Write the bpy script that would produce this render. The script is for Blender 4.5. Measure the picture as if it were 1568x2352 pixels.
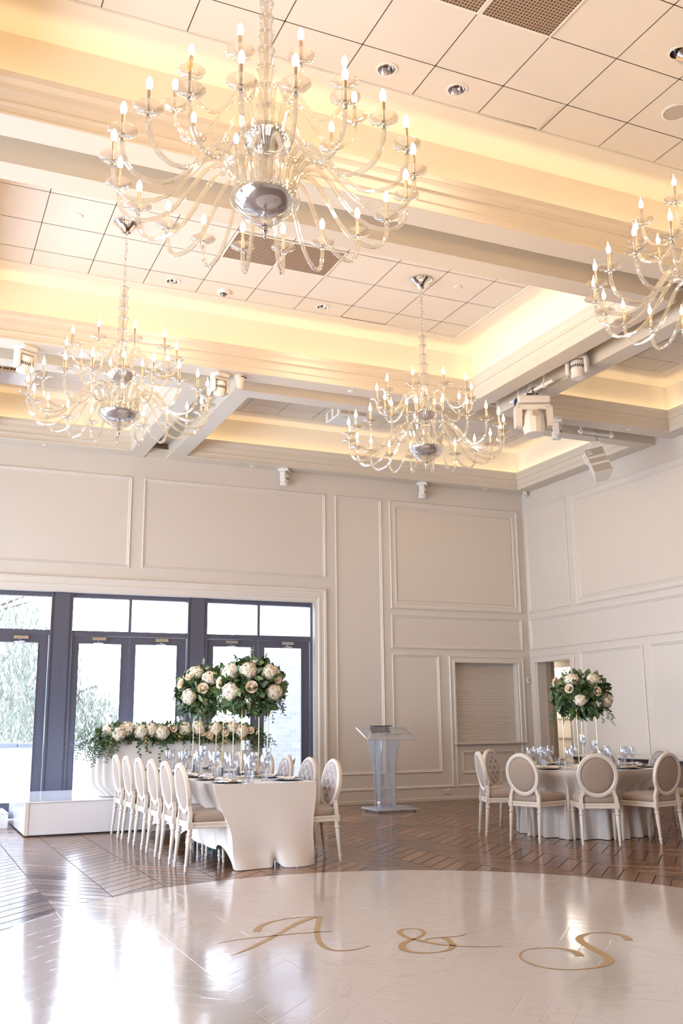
import bpy, math, random
from mathutils import Vector, Matrix
random.seed(7)
PI = math.pi
scene = bpy.context.scene
col = scene.collection
for o in list(bpy.data.objects):
    bpy.data.objects.remove(o)

# ------------------------------------------------------------------ camera
cam_d = bpy.data.cameras.new('camera')
cam = bpy.data.objects.new('camera', cam_d)
col.objects.link(cam)
cam_d.sensor_fit = 'VERTICAL'
cam_d.sensor_height = 36.0
cam_d.lens = 34.02
cam_d.clip_end = 200
r_ = Vector((0.91440651, -0.40466832, -0.0102125))
u_ = Vector((-0.07655296, -0.1976458, 0.97727979))
f_ = Vector((0.39749262, 0.8928492, 0.21170716))
cam.matrix_world = Matrix(((r_.x, u_.x, -f_.x, 0), (r_.y, u_.y, -f_.y, 0), (r_.z, u_.z, -f_.z, 1.4), (0, 0, 0, 1)))
scene.camera = cam

# ------------------------------------------------------------------ view and sky
scene.view_settings.view_transform = 'Standard'
scene.view_settings.look = 'None'
scene.view_settings.gamma = 1
scene.view_settings.use_curve_mapping = False
scene.view_settings.exposure = 0.40
scene.cycles.use_denoising = True
scene.cycles.max_bounces = 8
scene.cycles.diffuse_bounces = 4
scene.cycles.glossy_bounces = 4
scene.cycles.transmission_bounces = 6
scene.cycles.transparent_max_bounces = 24
scene.cycles.caustics_reflective = False
scene.cycles.caustics_refractive = False
scene.cycles.sample_clamp_indirect = 4.0

SKY = 13.0
LAMP_COL = (1.0, 0.63, 0.27, 1)
BULB = 98.0
COVE = 11.5
DOWN_FILL = 30.0

world = bpy.data.worlds.new('sky')
scene.world = world
world.use_nodes = True
nt = world.node_tree
bg = nt.nodes['Background']
tc = nt.nodes.new('ShaderNodeTexCoord')
sp = nt.nodes.new('ShaderNodeSeparateXYZ')
cr = nt.nodes.new('ShaderNodeValToRGB')
cr.color_ramp.elements[0].position = 0.0
cr.color_ramp.elements[0].color = (0.80, 0.88, 1.0, 1)
cr.color_ramp.elements[1].position = 0.8
cr.color_ramp.elements[1].color = (0.55, 0.70, 1.0, 1)
nt.links.new(tc.outputs['Generated'], sp.inputs[0])
nt.links.new(sp.outputs['Z'], cr.inputs[0])
nt.links.new(cr.outputs[0], bg.inputs[0])
bg.inputs[1].default_value = SKY


def area_light(name, loc, rot, sx, sy, power, color, portal=False):
    d = bpy.data.lights.new(name, 'AREA')
    d.shape = 'RECTANGLE'
    d.size = sx
    d.size_y = sy
    d.energy = power
    d.color = color
    o = bpy.data.objects.new(name, d)
    o.location = loc
    o.rotation_euler = rot
    col.objects.link(o)
    if portal:
        d.cycles.is_portal = True
    return o


# openings of the glazed bays: daylight enters the room here
area_light('window_daylight', (3.1, 16.2, 1.75), (-PI / 2, 0, 0), 6.9, 3.5, 100, (1, 1, 1), True)
area_light('window_daylight', (-2.2, 16.2, 1.75), (-PI / 2, 0, 0), 3.2, 3.5, 100, (1, 1, 1), True)


# ------------------------------------------------------------------ materials
def mat(name, color, rough=0.5, metal=0.0, spec=0.5, sheen=0.0, coat=0.0, trans=None):
    m = bpy.data.materials.new(name)
    m.use_nodes = True
    b = m.node_tree.nodes['Principled BSDF']
    b.inputs['Base Color'].default_value = (*color, 1)
    b.inputs['Roughness'].default_value = rough
    b.inputs['Metallic'].default_value = metal
    b.inputs['Specular IOR Level'].default_value = spec
    if sheen:
        b.inputs['Sheen Weight'].default_value = sheen
    if coat:
        b.inputs['Coat Weight'].default_value = coat
        b.inputs['Coat Roughness'].default_value = 0.13
    return m


def nodes(m):
    return m.node_tree.nodes, m.node_tree.links, m.node_tree.nodes['Principled BSDF']


def add_noise(m, scale=8, amount=0.12, bump=0.0, bump_scale=None, coords='Object', stretch=None):
    """subtle colour variation and optional bump"""
    n, l, b = nodes(m)
    tcn = n.new('ShaderNodeTexCoord')
    src = tcn.outputs[coords]
    if stretch:
        mp = n.new('ShaderNodeMapping')
        mp.inputs['Scale'].default_value = stretch
        l.new(src, mp.inputs[0])
        src = mp.outputs[0]
    no = n.new('ShaderNodeTexNoise')
    no.inputs['Scale'].default_value = scale
    no.inputs['Detail'].default_value = 4
    l.new(src, no.inputs['Vector'])
    base = b.inputs['Base Color'].default_value[:]
    mx = n.new('ShaderNodeMix')
    mx.data_type = 'RGBA'
    mx.inputs[6].default_value = tuple(c * (1 - amount) for c in base[:3]) + (1,)
    mx.inputs[7].default_value = tuple(min(1, c * (1 + amount)) for c in base[:3]) + (1,)
    l.new(no.outputs[0], mx.inputs[0])
    l.new(mx.outputs[2], b.inputs['Base Color'])
    if bump:
        n2 = n.new('ShaderNodeTexNoise')
        n2.inputs['Scale'].default_value = bump_scale or scale
        n2.inputs['Detail'].default_value = 3
        l.new(src, n2.inputs['Vector'])
        bp = n.new('ShaderNodeBump')
        bp.inputs['Strength'].default_value = bump
        bp.inputs['Distance'].default_value = 0.01
        l.new(n2.outputs[0], bp.inputs['Height'])
        l.new(bp.outputs[0], b.inputs['Normal'])
    return m


def glass_mat(name, tint=(1, 1, 1), lo=0.08, hi=0.75, body=0.0, body_col=(1, 1, 1), rough=0.02, power=1.6):
    """see-through material: clear where faced, reflecting towards its edges"""
    m = bpy.data.materials.new(name)
    m.use_nodes = True
    n, l = m.node_tree.nodes, m.node_tree.links
    n.clear()
    out = n.new('ShaderNodeOutputMaterial')
    tr = n.new('ShaderNodeBsdfTransparent')
    tr.inputs[0].default_value = (*tint, 1)
    gl = n.new('ShaderNodeBsdfGlossy')
    gl.inputs['Roughness'].default_value = rough
    lw = n.new('ShaderNodeLayerWeight')
    lw.inputs[0].default_value = 0.5
    pw = n.new('ShaderNodeMath')
    pw.operation = 'POWER'
    pw.inputs[1].default_value = power
    mr = n.new('ShaderNodeMapRange')
    mr.inputs[3].default_value = lo
    mr.inputs[4].default_value = hi
    l.new(lw.outputs['Facing'], pw.inputs[0])
    l.new(pw.outputs[0], mr.inputs[0])
    mx = n.new('ShaderNodeMixShader')
    l.new(mr.outputs[0], mx.inputs[0])
    base = tr
    if body:
        df = n.new('ShaderNodeBsdfTranslucent')
        df.inputs[0].default_value = (*body_col, 1)
        d2 = n.new('ShaderNodeBsdfDiffuse')
        d2.inputs[0].default_value = (*body_col, 1)
        m0 = n.new('ShaderNodeMixShader')
        m0.inputs[0].default_value = 0.5
        l.new(df.outputs[0], m0.inputs[1])
        l.new(d2.outputs[0], m0.inputs[2])
        m1 = n.new('ShaderNodeMixShader')
        m1.inputs[0].default_value = body
        l.new(tr.outputs[0], m1.inputs[1])
        l.new(m0.outputs[0], m1.inputs[2])
        base = m1
    l.new(base.outputs[0], mx.inputs[1])
    l.new(gl.outputs[0], mx.inputs[2])
    l.new(mx.outputs[0], out.inputs[0])
    return m


def emit_mat(name, color, strength):
    m = bpy.data.materials.new(name)
    m.use_nodes = True
    b = m.node_tree.nodes['Principled BSDF']
    b.inputs['Base Color'].default_value = (1, 0.95, 0.85, 1)
    b.inputs['Emission Color'].default_value = color
    b.inputs['Emission Strength'].default_value = strength
    return m


M = {}
M['wall'] = add_noise(mat('wall_paint', (0.71, 0.648, 0.585), 0.42), 3, 0.015)
M['trim'] = mat('trim_paint', (0.73, 0.668, 0.605), 0.32)
M['soffit'] = mat('soffit_paint', (0.71, 0.635, 0.535), 0.55)
M['tray'] = mat('tray_paint', (0.82, 0.77, 0.69), 0.6)
M['tile'] = add_noise(mat('ceiling_tile_board', (0.77, 0.705, 0.635), 0.8), 260, 0.02)
M['tbar'] = mat('tile_joint', (0.20, 0.15, 0.12), 0.7)
M['panel'] = add_noise(mat('fabric_wall_panel', (0.72, 0.64, 0.555), 0.75), 300, 0.03)
M['frame'] = mat('anodised_frame', (0.085, 0.088, 0.125), 0.38, 0.0, 0.6)
M['glass'] = glass_mat('window_glass', (0.985, 0.995, 1.0), 0.02, 0.5, power=3.0)
M['steel'] = mat('brushed_steel', (0.62, 0.62, 0.66), 0.25, 1.0)
M['chrome'] = mat('chrome', (0.82, 0.80, 0.80), 0.08, 1.0)
M['gold'] = mat('gold_metal', (0.80, 0.58, 0.30), 0.28, 1.0)
M['chair'] = mat('chair_lacquer', (0.72, 0.64, 0.56), 0.35)
M['linen'] = add_noise(mat('linen_fabric', (0.36, 0.275, 0.215), 0.85, sheen=0.3), 260, 0.34, 0.2, 420)
M['tuft'] = mat('tufted_satin', (0.42, 0.35, 0.33), 0.38, sheen=0.5)
M['cloth'] = add_noise(mat('white_tablecloth', (0.71, 0.645, 0.595), 0.6, sheen=0.3), 500, 0.02)
M['cloth2'] = mat('white_satin_cloth', (0.84, 0.82, 0.81), 0.5, sheen=0.3)
M['black'] = mat('black_lacquer', (0.012, 0.012, 0.014), 0.15)
M['black_rubber'] = mat('black_rubber', (0.02, 0.02, 0.022), 0.6)
M['napkin'] = mat('champagne_napkin', (0.72, 0.55, 0.38), 0.55, sheen=0.4)
M['napkin_grey'] = mat('silver_napkin', (0.42, 0.40, 0.46), 0.5, sheen=0.4)
M['white_plastic'] = mat('white_plastic', (0.84, 0.80, 0.76), 0.4)
M['white_gloss'] = mat('white_gloss_laminate', (0.78, 0.76, 0.77), 0.09)
M['drink'] = glass_mat('drinking_glass', (0.97, 0.98, 1.0), 0.06, 0.85, 0.02, power=1.8)
M['acrylic'] = glass_mat('clear_acrylic', (0.97, 0.98, 1.0), 0.16, 0.65, 0.12, (0.96, 0.97, 1.0), power=1.4)
M['acrylic_fin_glare'] = glass_mat('acrylic_fin_glare', (0.97, 0.98, 1.0), 0.22, 0.7, 0.55, (0.97, 0.98, 1.0), power=1.2)  # whitened body stands in for the bright window reflection on the fins
M['acrylic_edge'] = glass_mat('acrylic_edge', (0.95, 0.97, 1.0), 0.2, 0.6, 0.75, (0.95, 0.97, 1.0))
M['crystal'] = glass_mat('blown_glass', (1.0, 0.98, 0.92), 0.16, 0.75, 0.28, (1.0, 0.96, 0.88), rough=0.04, power=1.2)
M['crystal_thin'] = glass_mat('thin_blown_glass', (1.0, 0.99, 0.97), 0.12, 0.75, 0.15, (1.0, 0.97, 0.92), rough=0.03, power=1.2)
M['mirror_bowl'] = mat('silvered_bowl', (0.74, 0.74, 0.80), 0.12, 1.0)
M['candle'] = mat('metal_candle_sleeve', (0.55, 0.45, 0.38), 0.3, 0.8)
M['bulb'] = emit_mat('lamp_bulb', LAMP_COL, BULB)
M['bulb_off'] = glass_mat('unlit_bulb', (1, 0.9, 0.6), 0.15, 0.8, 0.1, (1, 0.85, 0.5))
M['cove'] = emit_mat('cove_strip', (1.0, 0.74, 0.43, 1), COVE)
M['leaf'] = add_noise(mat('dark_leaf', (0.065, 0.125, 0.045), 0.4), 25, 0.5)
M['leaf2'] = add_noise(mat('light_leaf', (0.16, 0.235, 0.085), 0.45), 25, 0.35)
M['leaf3'] = add_noise(mat('grey_green_leaf', (0.13, 0.17, 0.11), 0.5), 25, 0.3)
M['petal'] = mat('cream_petal', (0.88, 0.80, 0.64), 0.6, sheen=0.3)
M['rose'] = mat('blush_petal', (0.88, 0.72, 0.54), 0.55, sheen=0.3)
M['white_petal'] = mat('white_petal', (0.88, 0.85, 0.78), 0.6)
M['yellow_petal'] = mat('yellow_petal', (0.80, 0.65, 0.22), 0.6)
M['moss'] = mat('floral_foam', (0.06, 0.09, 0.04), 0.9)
M['wax'] = mat('white_wax', (0.85, 0.82, 0.78), 0.4)
M['pepper'] = mat('peppercorns', (0.05, 0.04, 0.045), 0.8)
M['card'] = mat('table_card', (0.80, 0.66, 0.50), 0.6)
M['ink'] = mat('card_ink', (0.50, 0.30, 0.12), 0.5)
M['wood_door'] = mat('brown_wood', (0.20, 0.09, 0.04), 0.4)
M['marble'] = add_noise(mat('cream_marble', (0.66, 0.60, 0.55), 0.15), 7, 0.10)
M['shutter'] = mat('roller_shutter_slats', (0.66, 0.59, 0.53), 0.45)
M['teal'] = mat('teal_ribbon', (0.03, 0.22, 0.32), 0.5)
M['willow'] = mat('willow_leaf', (0.20, 0.20, 0.15), 0.7)
M['bark'] = mat('bark', (0.10, 0.07, 0.05), 0.9)
M['stone'] = add_noise(mat('coping_stone', (0.16, 0.16, 0.17), 0.8), 6, 0.2)
M['render_wall'] = mat('rendered_garden_wall', (0.5, 0.48, 0.46), 0.8)
M['terrace'] = add_noise(mat('terrace_paving', (0.55, 0.53, 0.52), 0.8), 4, 0.08)
M['beige_dark'] = mat('corridor_paint', (0.50, 0.42, 0.35), 0.6)
M['blue_plug'] = mat('blue_plug', (0.05, 0.08, 0.35), 0.4)
M['lens'] = mat('lamp_lens', (0.20, 0.20, 0.24), 0.05, 0.6)
M['yellow_label'] = mat('yellow_label', (0.65, 0.60, 0.10), 0.5)


def grille_mat(name, c1, c2, scale):
    m = mat(name, c1, 0.6)
    n, l, b = nodes(m)
    tcn = n.new('ShaderNodeTexCoord')
    sep = n.new('ShaderNodeSeparateXYZ')
    l.new(tcn.outputs['Object'], sep.inputs[0])
    outs = []
    for ax in ('X', 'Y'):
        mu = n.new('ShaderNodeMath'); mu.operation = 'MULTIPLY'; mu.inputs[1].default_value = scale
        fr = n.new('ShaderNodeMath'); fr.operation = 'FRACT'
        lt = n.new('ShaderNodeMath'); lt.operation = 'GREATER_THAN'; lt.inputs[1].default_value = 0.4
        l.new(sep.outputs[ax], mu.inputs[0]); l.new(mu.outputs[0], fr.inputs[0]); l.new(fr.outputs[0], lt.inputs[0])
        outs.append(lt)
    mm = n.new('ShaderNodeMath'); mm.operation = 'MULTIPLY'
    l.new(outs[0].outputs[0], mm.inputs[0]); l.new(outs[1].outputs[0], mm.inputs[1])
    mx = n.new('ShaderNodeMix'); mx.data_type = 'RGBA'
    mx.inputs[6].default_value = (*c1, 1); mx.inputs[7].default_value = (*c2, 1)
    l.new(mm.outputs[0], mx.inputs[0]); l.new(mx.outputs[2], b.inputs['Base Color'])
    return m


M['grille'] = grille_mat('egg_crate_grille', (0.42, 0.29, 0.20), (0.05, 0.035, 0.025), 36)
M['speaker_cloth'] = grille_mat('speaker_mesh', (0.62, 0.55, 0.47), (0.30, 0.25, 0.21), 140)


def chevron_nodes(m, x0=5.86, cw=0.52, bw=0.215, g0=0.014, g1=0.045):
    n, l, b = nodes(m)

    def math_(op, a, bv=None, c=None):
        x = n.new('ShaderNodeMath'); x.operation = op
        for i, v in enumerate((a, bv, c)):
            if v is None:
                continue
            if isinstance(v, (int, float)):
                x.inputs[i].default_value = v
            else:
                l.new(v, x.inputs[i])
        return x.outputs[0]
    tcn = n.new('ShaderNodeTexCoord')
    sep = n.new('ShaderNodeSeparateXYZ')
    l.new(tcn.outputs['Object'], sep.inputs[0])
    X = math_('SUBTRACT', sep.outputs['X'], x0 - cw * 40)
    Y = sep.outputs['Y']
    pp = math_('PINGPONG', X, cw)
    v = math_('DIVIDE', math_('SUBTRACT', math_('ADD', Y, 100.0), pp), bw)
    u = math_('DIVIDE', X, cw)
    fv = math_('FRACT', v)
    fu = math_('FRACT', u)
    edge_v = math_('MINIMUM', fv, math_('SUBTRACT', 1.0, fv))
    edge_u = math_('MULTIPLY', math_('MINIMUM', fu, math_('SUBTRACT', 1.0, fu)), 2.2 * cw / bw)
    e = math_('MINIMUM', edge_v, edge_u)
    gap = n.new('ShaderNodeMapRange')
    gap.inputs[1].default_value = g0
    gap.inputs[2].default_value = g1
    l.new(e, gap.inputs[0])
    idn = n.new('ShaderNodeCombineXYZ')
    l.new(math_('FLOOR', u), idn.inputs[0])
    l.new(math_('FLOOR', v), idn.inputs[1])
    wn = n.new('ShaderNodeTexWhiteNoise')
    wn.noise_dimensions = '2D'
    l.new(idn.outputs[0], wn.inputs['Vector'])
    return n, l, b, tcn, sep, math_, gap.outputs[0], wn, pp, u


# parquet: chevron boards with worn, uneven brown tone
M['parquet'] = mat('chevron_parquet', (0.2, 0.1, 0.06), 0.22, spec=0.35, coat=0.25)
n, l, b, tcn, sep, math_, gap, wn, pp, u = chevron_nodes(M['parquet'], g0=0.018, g1=0.055)
nz = n.new('ShaderNodeTexNoise'); nz.inputs['Scale'].default_value = 9; nz.inputs['Detail'].default_value = 6
mp = n.new('ShaderNodeMapping'); mp.inputs['Scale'].default_value = (0.7, 2.2, 1)
mp.inputs['Rotation'].default_value = (0, 0, 0.785)
l.new(tcn.outputs['Object'], mp.inputs[0]); l.new(mp.outputs[0], nz.inputs['Vector'])
cr = n.new('ShaderNodeValToRGB')
cr.color_ramp.elements[0].color = (0.05, 0.020, 0.010, 1)
cr.color_ramp.elements[1].color = (0.27, 0.125, 0.058, 1)
cr.color_ramp.elements[0].position = 0.15
cr.color_ramp.elements[1].position = 0.9
l.new(math_('ADD', math_('MULTIPLY', wn.outputs['Value'], 0.6), math_('MULTIPLY', nz.outputs[0], 0.6)), cr.inputs[0])
mx = n.new('ShaderNodeMix'); mx.data_type = 'RGBA'
mx.inputs[6].default_value = (0.03, 0.016, 0.010, 1)
l.new(gap, mx.inputs[0]); l.new(cr.outputs[0], mx.inputs[7]); l.new(mx.outputs[2], b.inputs['Base Color'])
bp = n.new('ShaderNodeBump'); bp.inputs['Strength'].default_value = 0.5; bp.inputs['Distance'].default_value = 0.004
hh = math_('ADD', gap, math_('MULTIPLY', math_('ADD', math_('MULTIPLY', wn.outputs['Value'], 1.0), math_('MULTIPLY', nz.outputs[0], 0.6)), 0.5))
l.new(hh, bp.inputs['Height']); l.new(bp.outputs[0], b.inputs['Normal'])
l.new(math_('ADD', math_('ADD', math_('MULTIPLY', nz.outputs[0], 0.16), math_('MULTIPLY', wn.outputs['Value'], 0.10)), 0.09), b.inputs['Roughness'])
l.new(math_('MULTIPLY', gap, 0.33), b.inputs['Specular IOR Level'])
l.new(math_('MULTIPLY', gap, 0.22), b.inputs['Coat Weight'])

# glossy printed marble vinyl laid over the parquet: board joints telegraph through
M['vinyl'] = mat('marble_vinyl', (0.66, 0.60, 0.57), 0.10, spec=0.6, coat=0.6)
n, l, b, tcn, sep, math_, gap, wn, pp, u = chevron_nodes(M['vinyl'])
w1 = n.new('ShaderNodeTexNoise'); w1.inputs['Scale'].default_value = 0.9; w1.inputs['Detail'].default_value = 8; w1.inputs['Distortion'].default_value = 1.4
l.new(tcn.outputs['Object'], w1.inputs['Vector'])
vein = math_('ABSOLUTE', math_('SUBTRACT', w1.outputs[0], 0.5))
vr = n.new('ShaderNodeMapRange'); vr.inputs[1].default_value = 0.0; vr.inputs[2].default_value = 0.012
l.new(vein, vr.inputs[0])
mx = n.new('ShaderNodeMix'); mx.data_type = 'RGBA'
mx.inputs[6].default_value = (0.57, 0.485, 0.45, 1)
mx.inputs[7].default_value = (0.62, 0.535, 0.495, 1)
l.new(vr.outputs[0], mx.inputs[0]); l.new(mx.outputs[2], b.inputs['Base Color'])
lump = n.new('ShaderNodeTexNoise'); lump.inputs['Scale'].default_value = 7; lump.inputs['Detail'].default_value = 2
l.new(tcn.outputs['Object'], lump.inputs['Vector'])
bp = n.new('ShaderNodeBump'); bp.inputs['Strength'].default_value = 0.55; bp.inputs['Distance'].default_value = 0.003
mk = n.new('ShaderNodeTexNoise'); mk.inputs['Scale'].default_value = 2.2; mk.inputs['Detail'].default_value = 3
l.new(tcn.outputs['Object'], mk.inputs['Vector'])
mr_ = n.new('ShaderNodeMapRange'); mr_.inputs[1].default_value = 0.46; mr_.inputs[2].default_value = 0.60
l.new(mk.outputs[0], mr_.inputs[0])
fine = n.new('ShaderNodeTexNoise'); fine.inputs['Scale'].default_value = 70; fine.inputs['Detail'].default_value = 2
l.new(tcn.outputs['Object'], fine.inputs['Vector'])
gap = math_('ADD', math_('SUBTRACT', 1.0, math_('MULTIPLY', math_('SUBTRACT', 1.0, gap), math_('ADD', math_('MULTIPLY', mr_.outputs[0], 0.85), 0.15))), math_('MULTIPLY', fine.outputs[0], 0.09))
hh = math_('ADD', math_('MULTIPLY', gap, 0.7), math_('ADD', math_('MULTIPLY', wn.outputs['Value'], 0.35), math_('MULTIPLY', lump.outputs[0], 0.7)))
l.new(hh, bp.inputs['Height']); l.new(bp.outputs[0], b.inputs['Normal'])

M['gold_vinyl'] = mat('gold_foil_vinyl', (0.50, 0.32, 0.13), 0.35, 0.45)

# light stone block wall of the house outside
M['brick'] = mat('pale_stone_blocks', (0.6, 0.6, 0.6), 0.85)
n, l, b = nodes(M['brick'])
tcn = n.new('ShaderNodeTexCoord')
bk = n.new('ShaderNodeTexBrick')
sx_ = n.new('ShaderNodeSeparateXYZ'); cx_ = n.new('ShaderNodeCombineXYZ'); ad_ = n.new('ShaderNodeMath'); ad_.operation = 'SUBTRACT'
l.new(tcn.outputs['Object'], sx_.inputs[0]); l.new(sx_.outputs['X'], ad_.inputs[0]); l.new(sx_.outputs['Y'], ad_.inputs[1])
l.new(ad_.outputs[0], cx_.inputs[0]); l.new(sx_.outputs['Z'], cx_.inputs[1])
bk.inputs['Color1'].default_value = (0.255, 0.24, 0.23, 1)
bk.inputs['Color2'].default_value = (0.205, 0.20, 0.215, 1)
bk.inputs['Mortar'].default_value = (0.29, 0.275, 0.26, 1)
bk.inputs['Scale'].default_value = 2.6
bk.inputs['Mortar Size'].default_value = 0.012
l.new(cx_.outputs[0], bk.inputs['Vector']); l.new(bk.outputs[0], b.inputs['Base Color'])


# ------------------------------------------------------------------ mesh helpers
class MB:
    def __init__(s):
        s.v = []
        s.f = []

    def add(s, vs, fs):
        o = len(s.v)
        s.v += [tuple(v) for v in vs]
        s.f += [tuple(i + o for i in f) for f in fs]
        return s

    def box(s, x0, x1, y0, y1, z0, z1):
        return s.add([(x0, y0, z0), (x1, y0, z0), (x1, y1, z0), (x0, y1, z0), (x0, y0, z1), (x1, y0, z1), (x1, y1, z1), (x0, y1, z1)],
                     [(0, 3, 2, 1), (4, 5, 6, 7), (0, 1, 5, 4), (1, 2, 6, 5), (2, 3, 7, 6), (3, 0, 4, 7)])

    def cbox(s, x0, x1, y0, y1, z0, z1, c=0.01):
        """box with chamfered upright and top edges"""
        def ring(i, z):
            return [(x0 + i + c, y0 + i, z), (x1 - i - c, y0 + i, z), (x1 - i, y0 + i + c, z), (x1 - i, y1 - i - c, z),
                    (x1 - i - c, y1 - i, z), (x0 + i + c, y1 - i, z), (x0 + i, y1 - i - c, z), (x0 + i, y0 + i + c, z)]
        rs = [ring(c * .7, z0), ring(0, z0 + c), ring(0, z1 - c), ring(c * .7, z1)]
        vs = [p for r in rs for p in r]
        fs = [tuple(range(7, -1, -1)), tuple(24 + k for k in range(8))]
        for j in range(3):
            for k in range(8):
                fs.append((j * 8 + k, j * 8 + (k + 1) % 8, (j + 1) * 8 + (k + 1) % 8, (j + 1) * 8 + k))
        return s.add(vs, fs)

    def lathe(s, prof, n=24, c=(0, 0, 0), sx=1, sy=1, cap=True, M4=None):
        vs = []
        fs = []
        for r, z in prof:
            for k in range(n):
                a = 2 * PI * k / n
                p = Vector((r * sx * math.cos(a), r * sy * math.sin(a), z))
                if M4:
                    p = M4 @ p
                vs.append((p.x + c[0], p.y + c[1], p.z + c[2]))
        for j in range(len(prof) - 1):
            for k in range(n):
                k2 = (k + 1) % n
                fs.append((j * n + k, j * n + k2, (j + 1) * n + k2, (j + 1) * n + k))
        if cap:
            fs.append(tuple(range(n - 1, -1, -1)))
            fs.append(tuple((len(prof) - 1) * n + k for k in range(n)))
        return s.add(vs, fs)

    def tube(s, pts, r, n=8, cap=True):
        pts = [Vector(p) for p in pts]
        N = len(pts)
        rr = r if isinstance(r, (list, tuple)) else [r] * N
        t0 = (pts[1] - pts[0]).normalized()
        up = Vector((0, 0, 1)) if abs(t0.z) < 0.9 else Vector((1, 0, 0))
        nrm = t0.cross(up).normalized()
        vs = []
        for i, p in enumerate(pts):
            t = (pts[min(i + 1, N - 1)] - pts[max(i - 1, 0)]).normalized()
            nrm = (nrm - t * nrm.dot(t)).normalized()
            bn = t.cross(nrm)
            for k in range(n):
                a = 2 * PI * k / n
                q = p + (nrm * math.cos(a) + bn * math.sin(a)) * rr[i]
                vs.append(q[:])
        fs = []
        for j in range(N - 1):
            for k in range(n):
                k2 = (k + 1) % n
                fs.append((j * n + k, (j + 1) * n + k, (j + 1) * n + k2, j * n + k2))
        if cap:
            fs.append(tuple(range(n)))
            fs.append(tuple((N - 1) * n + k for k in range(n - 1, -1, -1)))
        return s.add(vs, fs)

    def bar(s, a, b, w, h=None, up=(0, 0, 1)):
        a = Vector(a); b = Vector(b); h = h or w
        t = (b - a).normalized(); u = Vector(up)
        if abs(t.dot(u)) > 0.95:
            u = Vector((1, 0, 0))
        x = t.cross(u).normalized(); y = x.cross(t)
        vs = []
        for p in (a, b):
            for i, j in ((-1, -1), (1, -1), (1, 1), (-1, 1)):
                vs.append((p + x * i * w / 2 + y * j * h / 2)[:])
        return s.add(vs, [(0, 1, 2, 3), (7, 6, 5, 4), (0, 4, 5, 1), (1, 5, 6, 2), (2, 6, 7, 3), (3, 7, 4, 0)])

    def prism(s, poly, a, b, fn):
        """poly in (u,v); fn(u,v,w) -> xyz for w=a and w=b"""
        n = len(poly)
        vs = [fn(u, v, a) for u, v in poly] + [fn(u, v, b) for u, v in poly]
        fs = [tuple(range(n - 1, -1, -1)), tuple(range(n, 2 * n))]
        for k in range(n):
            k2 = (k + 1) % n
            fs.append((k, k2, n + k2, n + k))
        return s.add(vs, fs)

    def frame(s, u0, u1, v0, v1, prof, fn, bottom=True):
        """mitred moulding round a rectangle; prof = [(inset, height)]"""
        n = len(prof)
        vs = []
        for cu, cv, su, sv in ((u0, v0, 1, 1), (u1, v0, -1, 1), (u1, v1, -1, -1), (u0, v1, 1, -1)):
            for d, h in prof:
                vv = cv + sv * d
                vs.append(fn(cu + su * d, vv if (bottom or sv < 0) else cv, h))
        fs = []
        for k in range(4):
            if not bottom and k == 0:
                continue
            k2 = (k + 1) % 4
            for j in range(n - 1):
                fs.append((k * n + j, k2 * n + j, k2 * n + j + 1, k * n + j + 1))
        return s.add(vs, fs)

    def mesh(s, name, m, smooth=True, angle=0.6):
        me = bpy.data.meshes.new(name)
        me.from_pydata(s.v, [], s.f)
        me.materials.append(m)
        if smooth:
            me.polygons.foreach_set('use_smooth', [True] * len(me.polygons))
            me.set_sharp_from_angle(angle=angle)
        me.validate()
        me.update()
        return me

    def obj(s, name, m, parent=None, smooth=True, angle=0.6, loc=(0, 0, 0)):
        o = bpy.data.objects.new(name, s.mesh(name, m, smooth, angle))
        o.location = loc
        o.parent = parent
        col.objects.link(o)
        return o


def tag(o, label=None, cat=None, group=None, kind=None):
    if label:
        o['label'] = label
    if cat:
        o['category'] = cat
    if group:
        o['group'] = group
    if kind:
        o['kind'] = kind
    return o


def thing(name, label, cat, loc=(0, 0, 0), rz=0, group=None):
    o = bpy.data.objects.new(name, None)
    o.empty_display_size = 0.05
    o.location = loc
    o.rotation_euler = (0, 0, rz)
    col.objects.link(o)
    return tag(o, label, cat, group)


def tree_of(o):
    return (o, [tree_of(c) for c in o.children])


def copy_tree(t, parent=None):
    src, ch = t
    c = src.copy()
    col.objects.link(c)
    c.parent = parent
    for k in ch:
        copy_tree(k, c)
    return c


def place(t, loc, rz, label, group=None, scale=None):
    c = copy_tree(t)
    c.location = loc
    c.rotation_euler = (0, 0, rz)
    c['label'] = label
    if group:
        c['group'] = group
    if scale:
        c.scale = scale
    return c


def drop(t):
    """remove a prototype after its copies are placed"""
    src, ch = t
    for k in ch:
        drop(k)
    bpy.data.objects.remove(src)


def struct(name, mb, m, parent=None, smooth=False, **k):
    o = mb.obj(name, m, parent, smooth, **k)
    if parent is None:
        o['kind'] = 'structure'
    return o


def sm(t):
    t = max(0.0, min(1.0, t))
    return t * t * (3 - 2 * t)


ORD = ['nearest', 'second', 'third', 'fourth', 'fifth', 'sixth', 'seventh', 'eighth', 'ninth']

# ------------------------------------------------------------------ room shell
XL, XR, YF, YB = -4.0, 11.0, -3.6, 15.82
ZS, ZT = 5.81, 6.60
struct('floor', MB().box(XL - .3, 13.4, YF - .3, 16.12, -.2, 0).box(XR + .0, 13.4, 16.12, 17.0, -.2, 0), M['parquet'])

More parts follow.
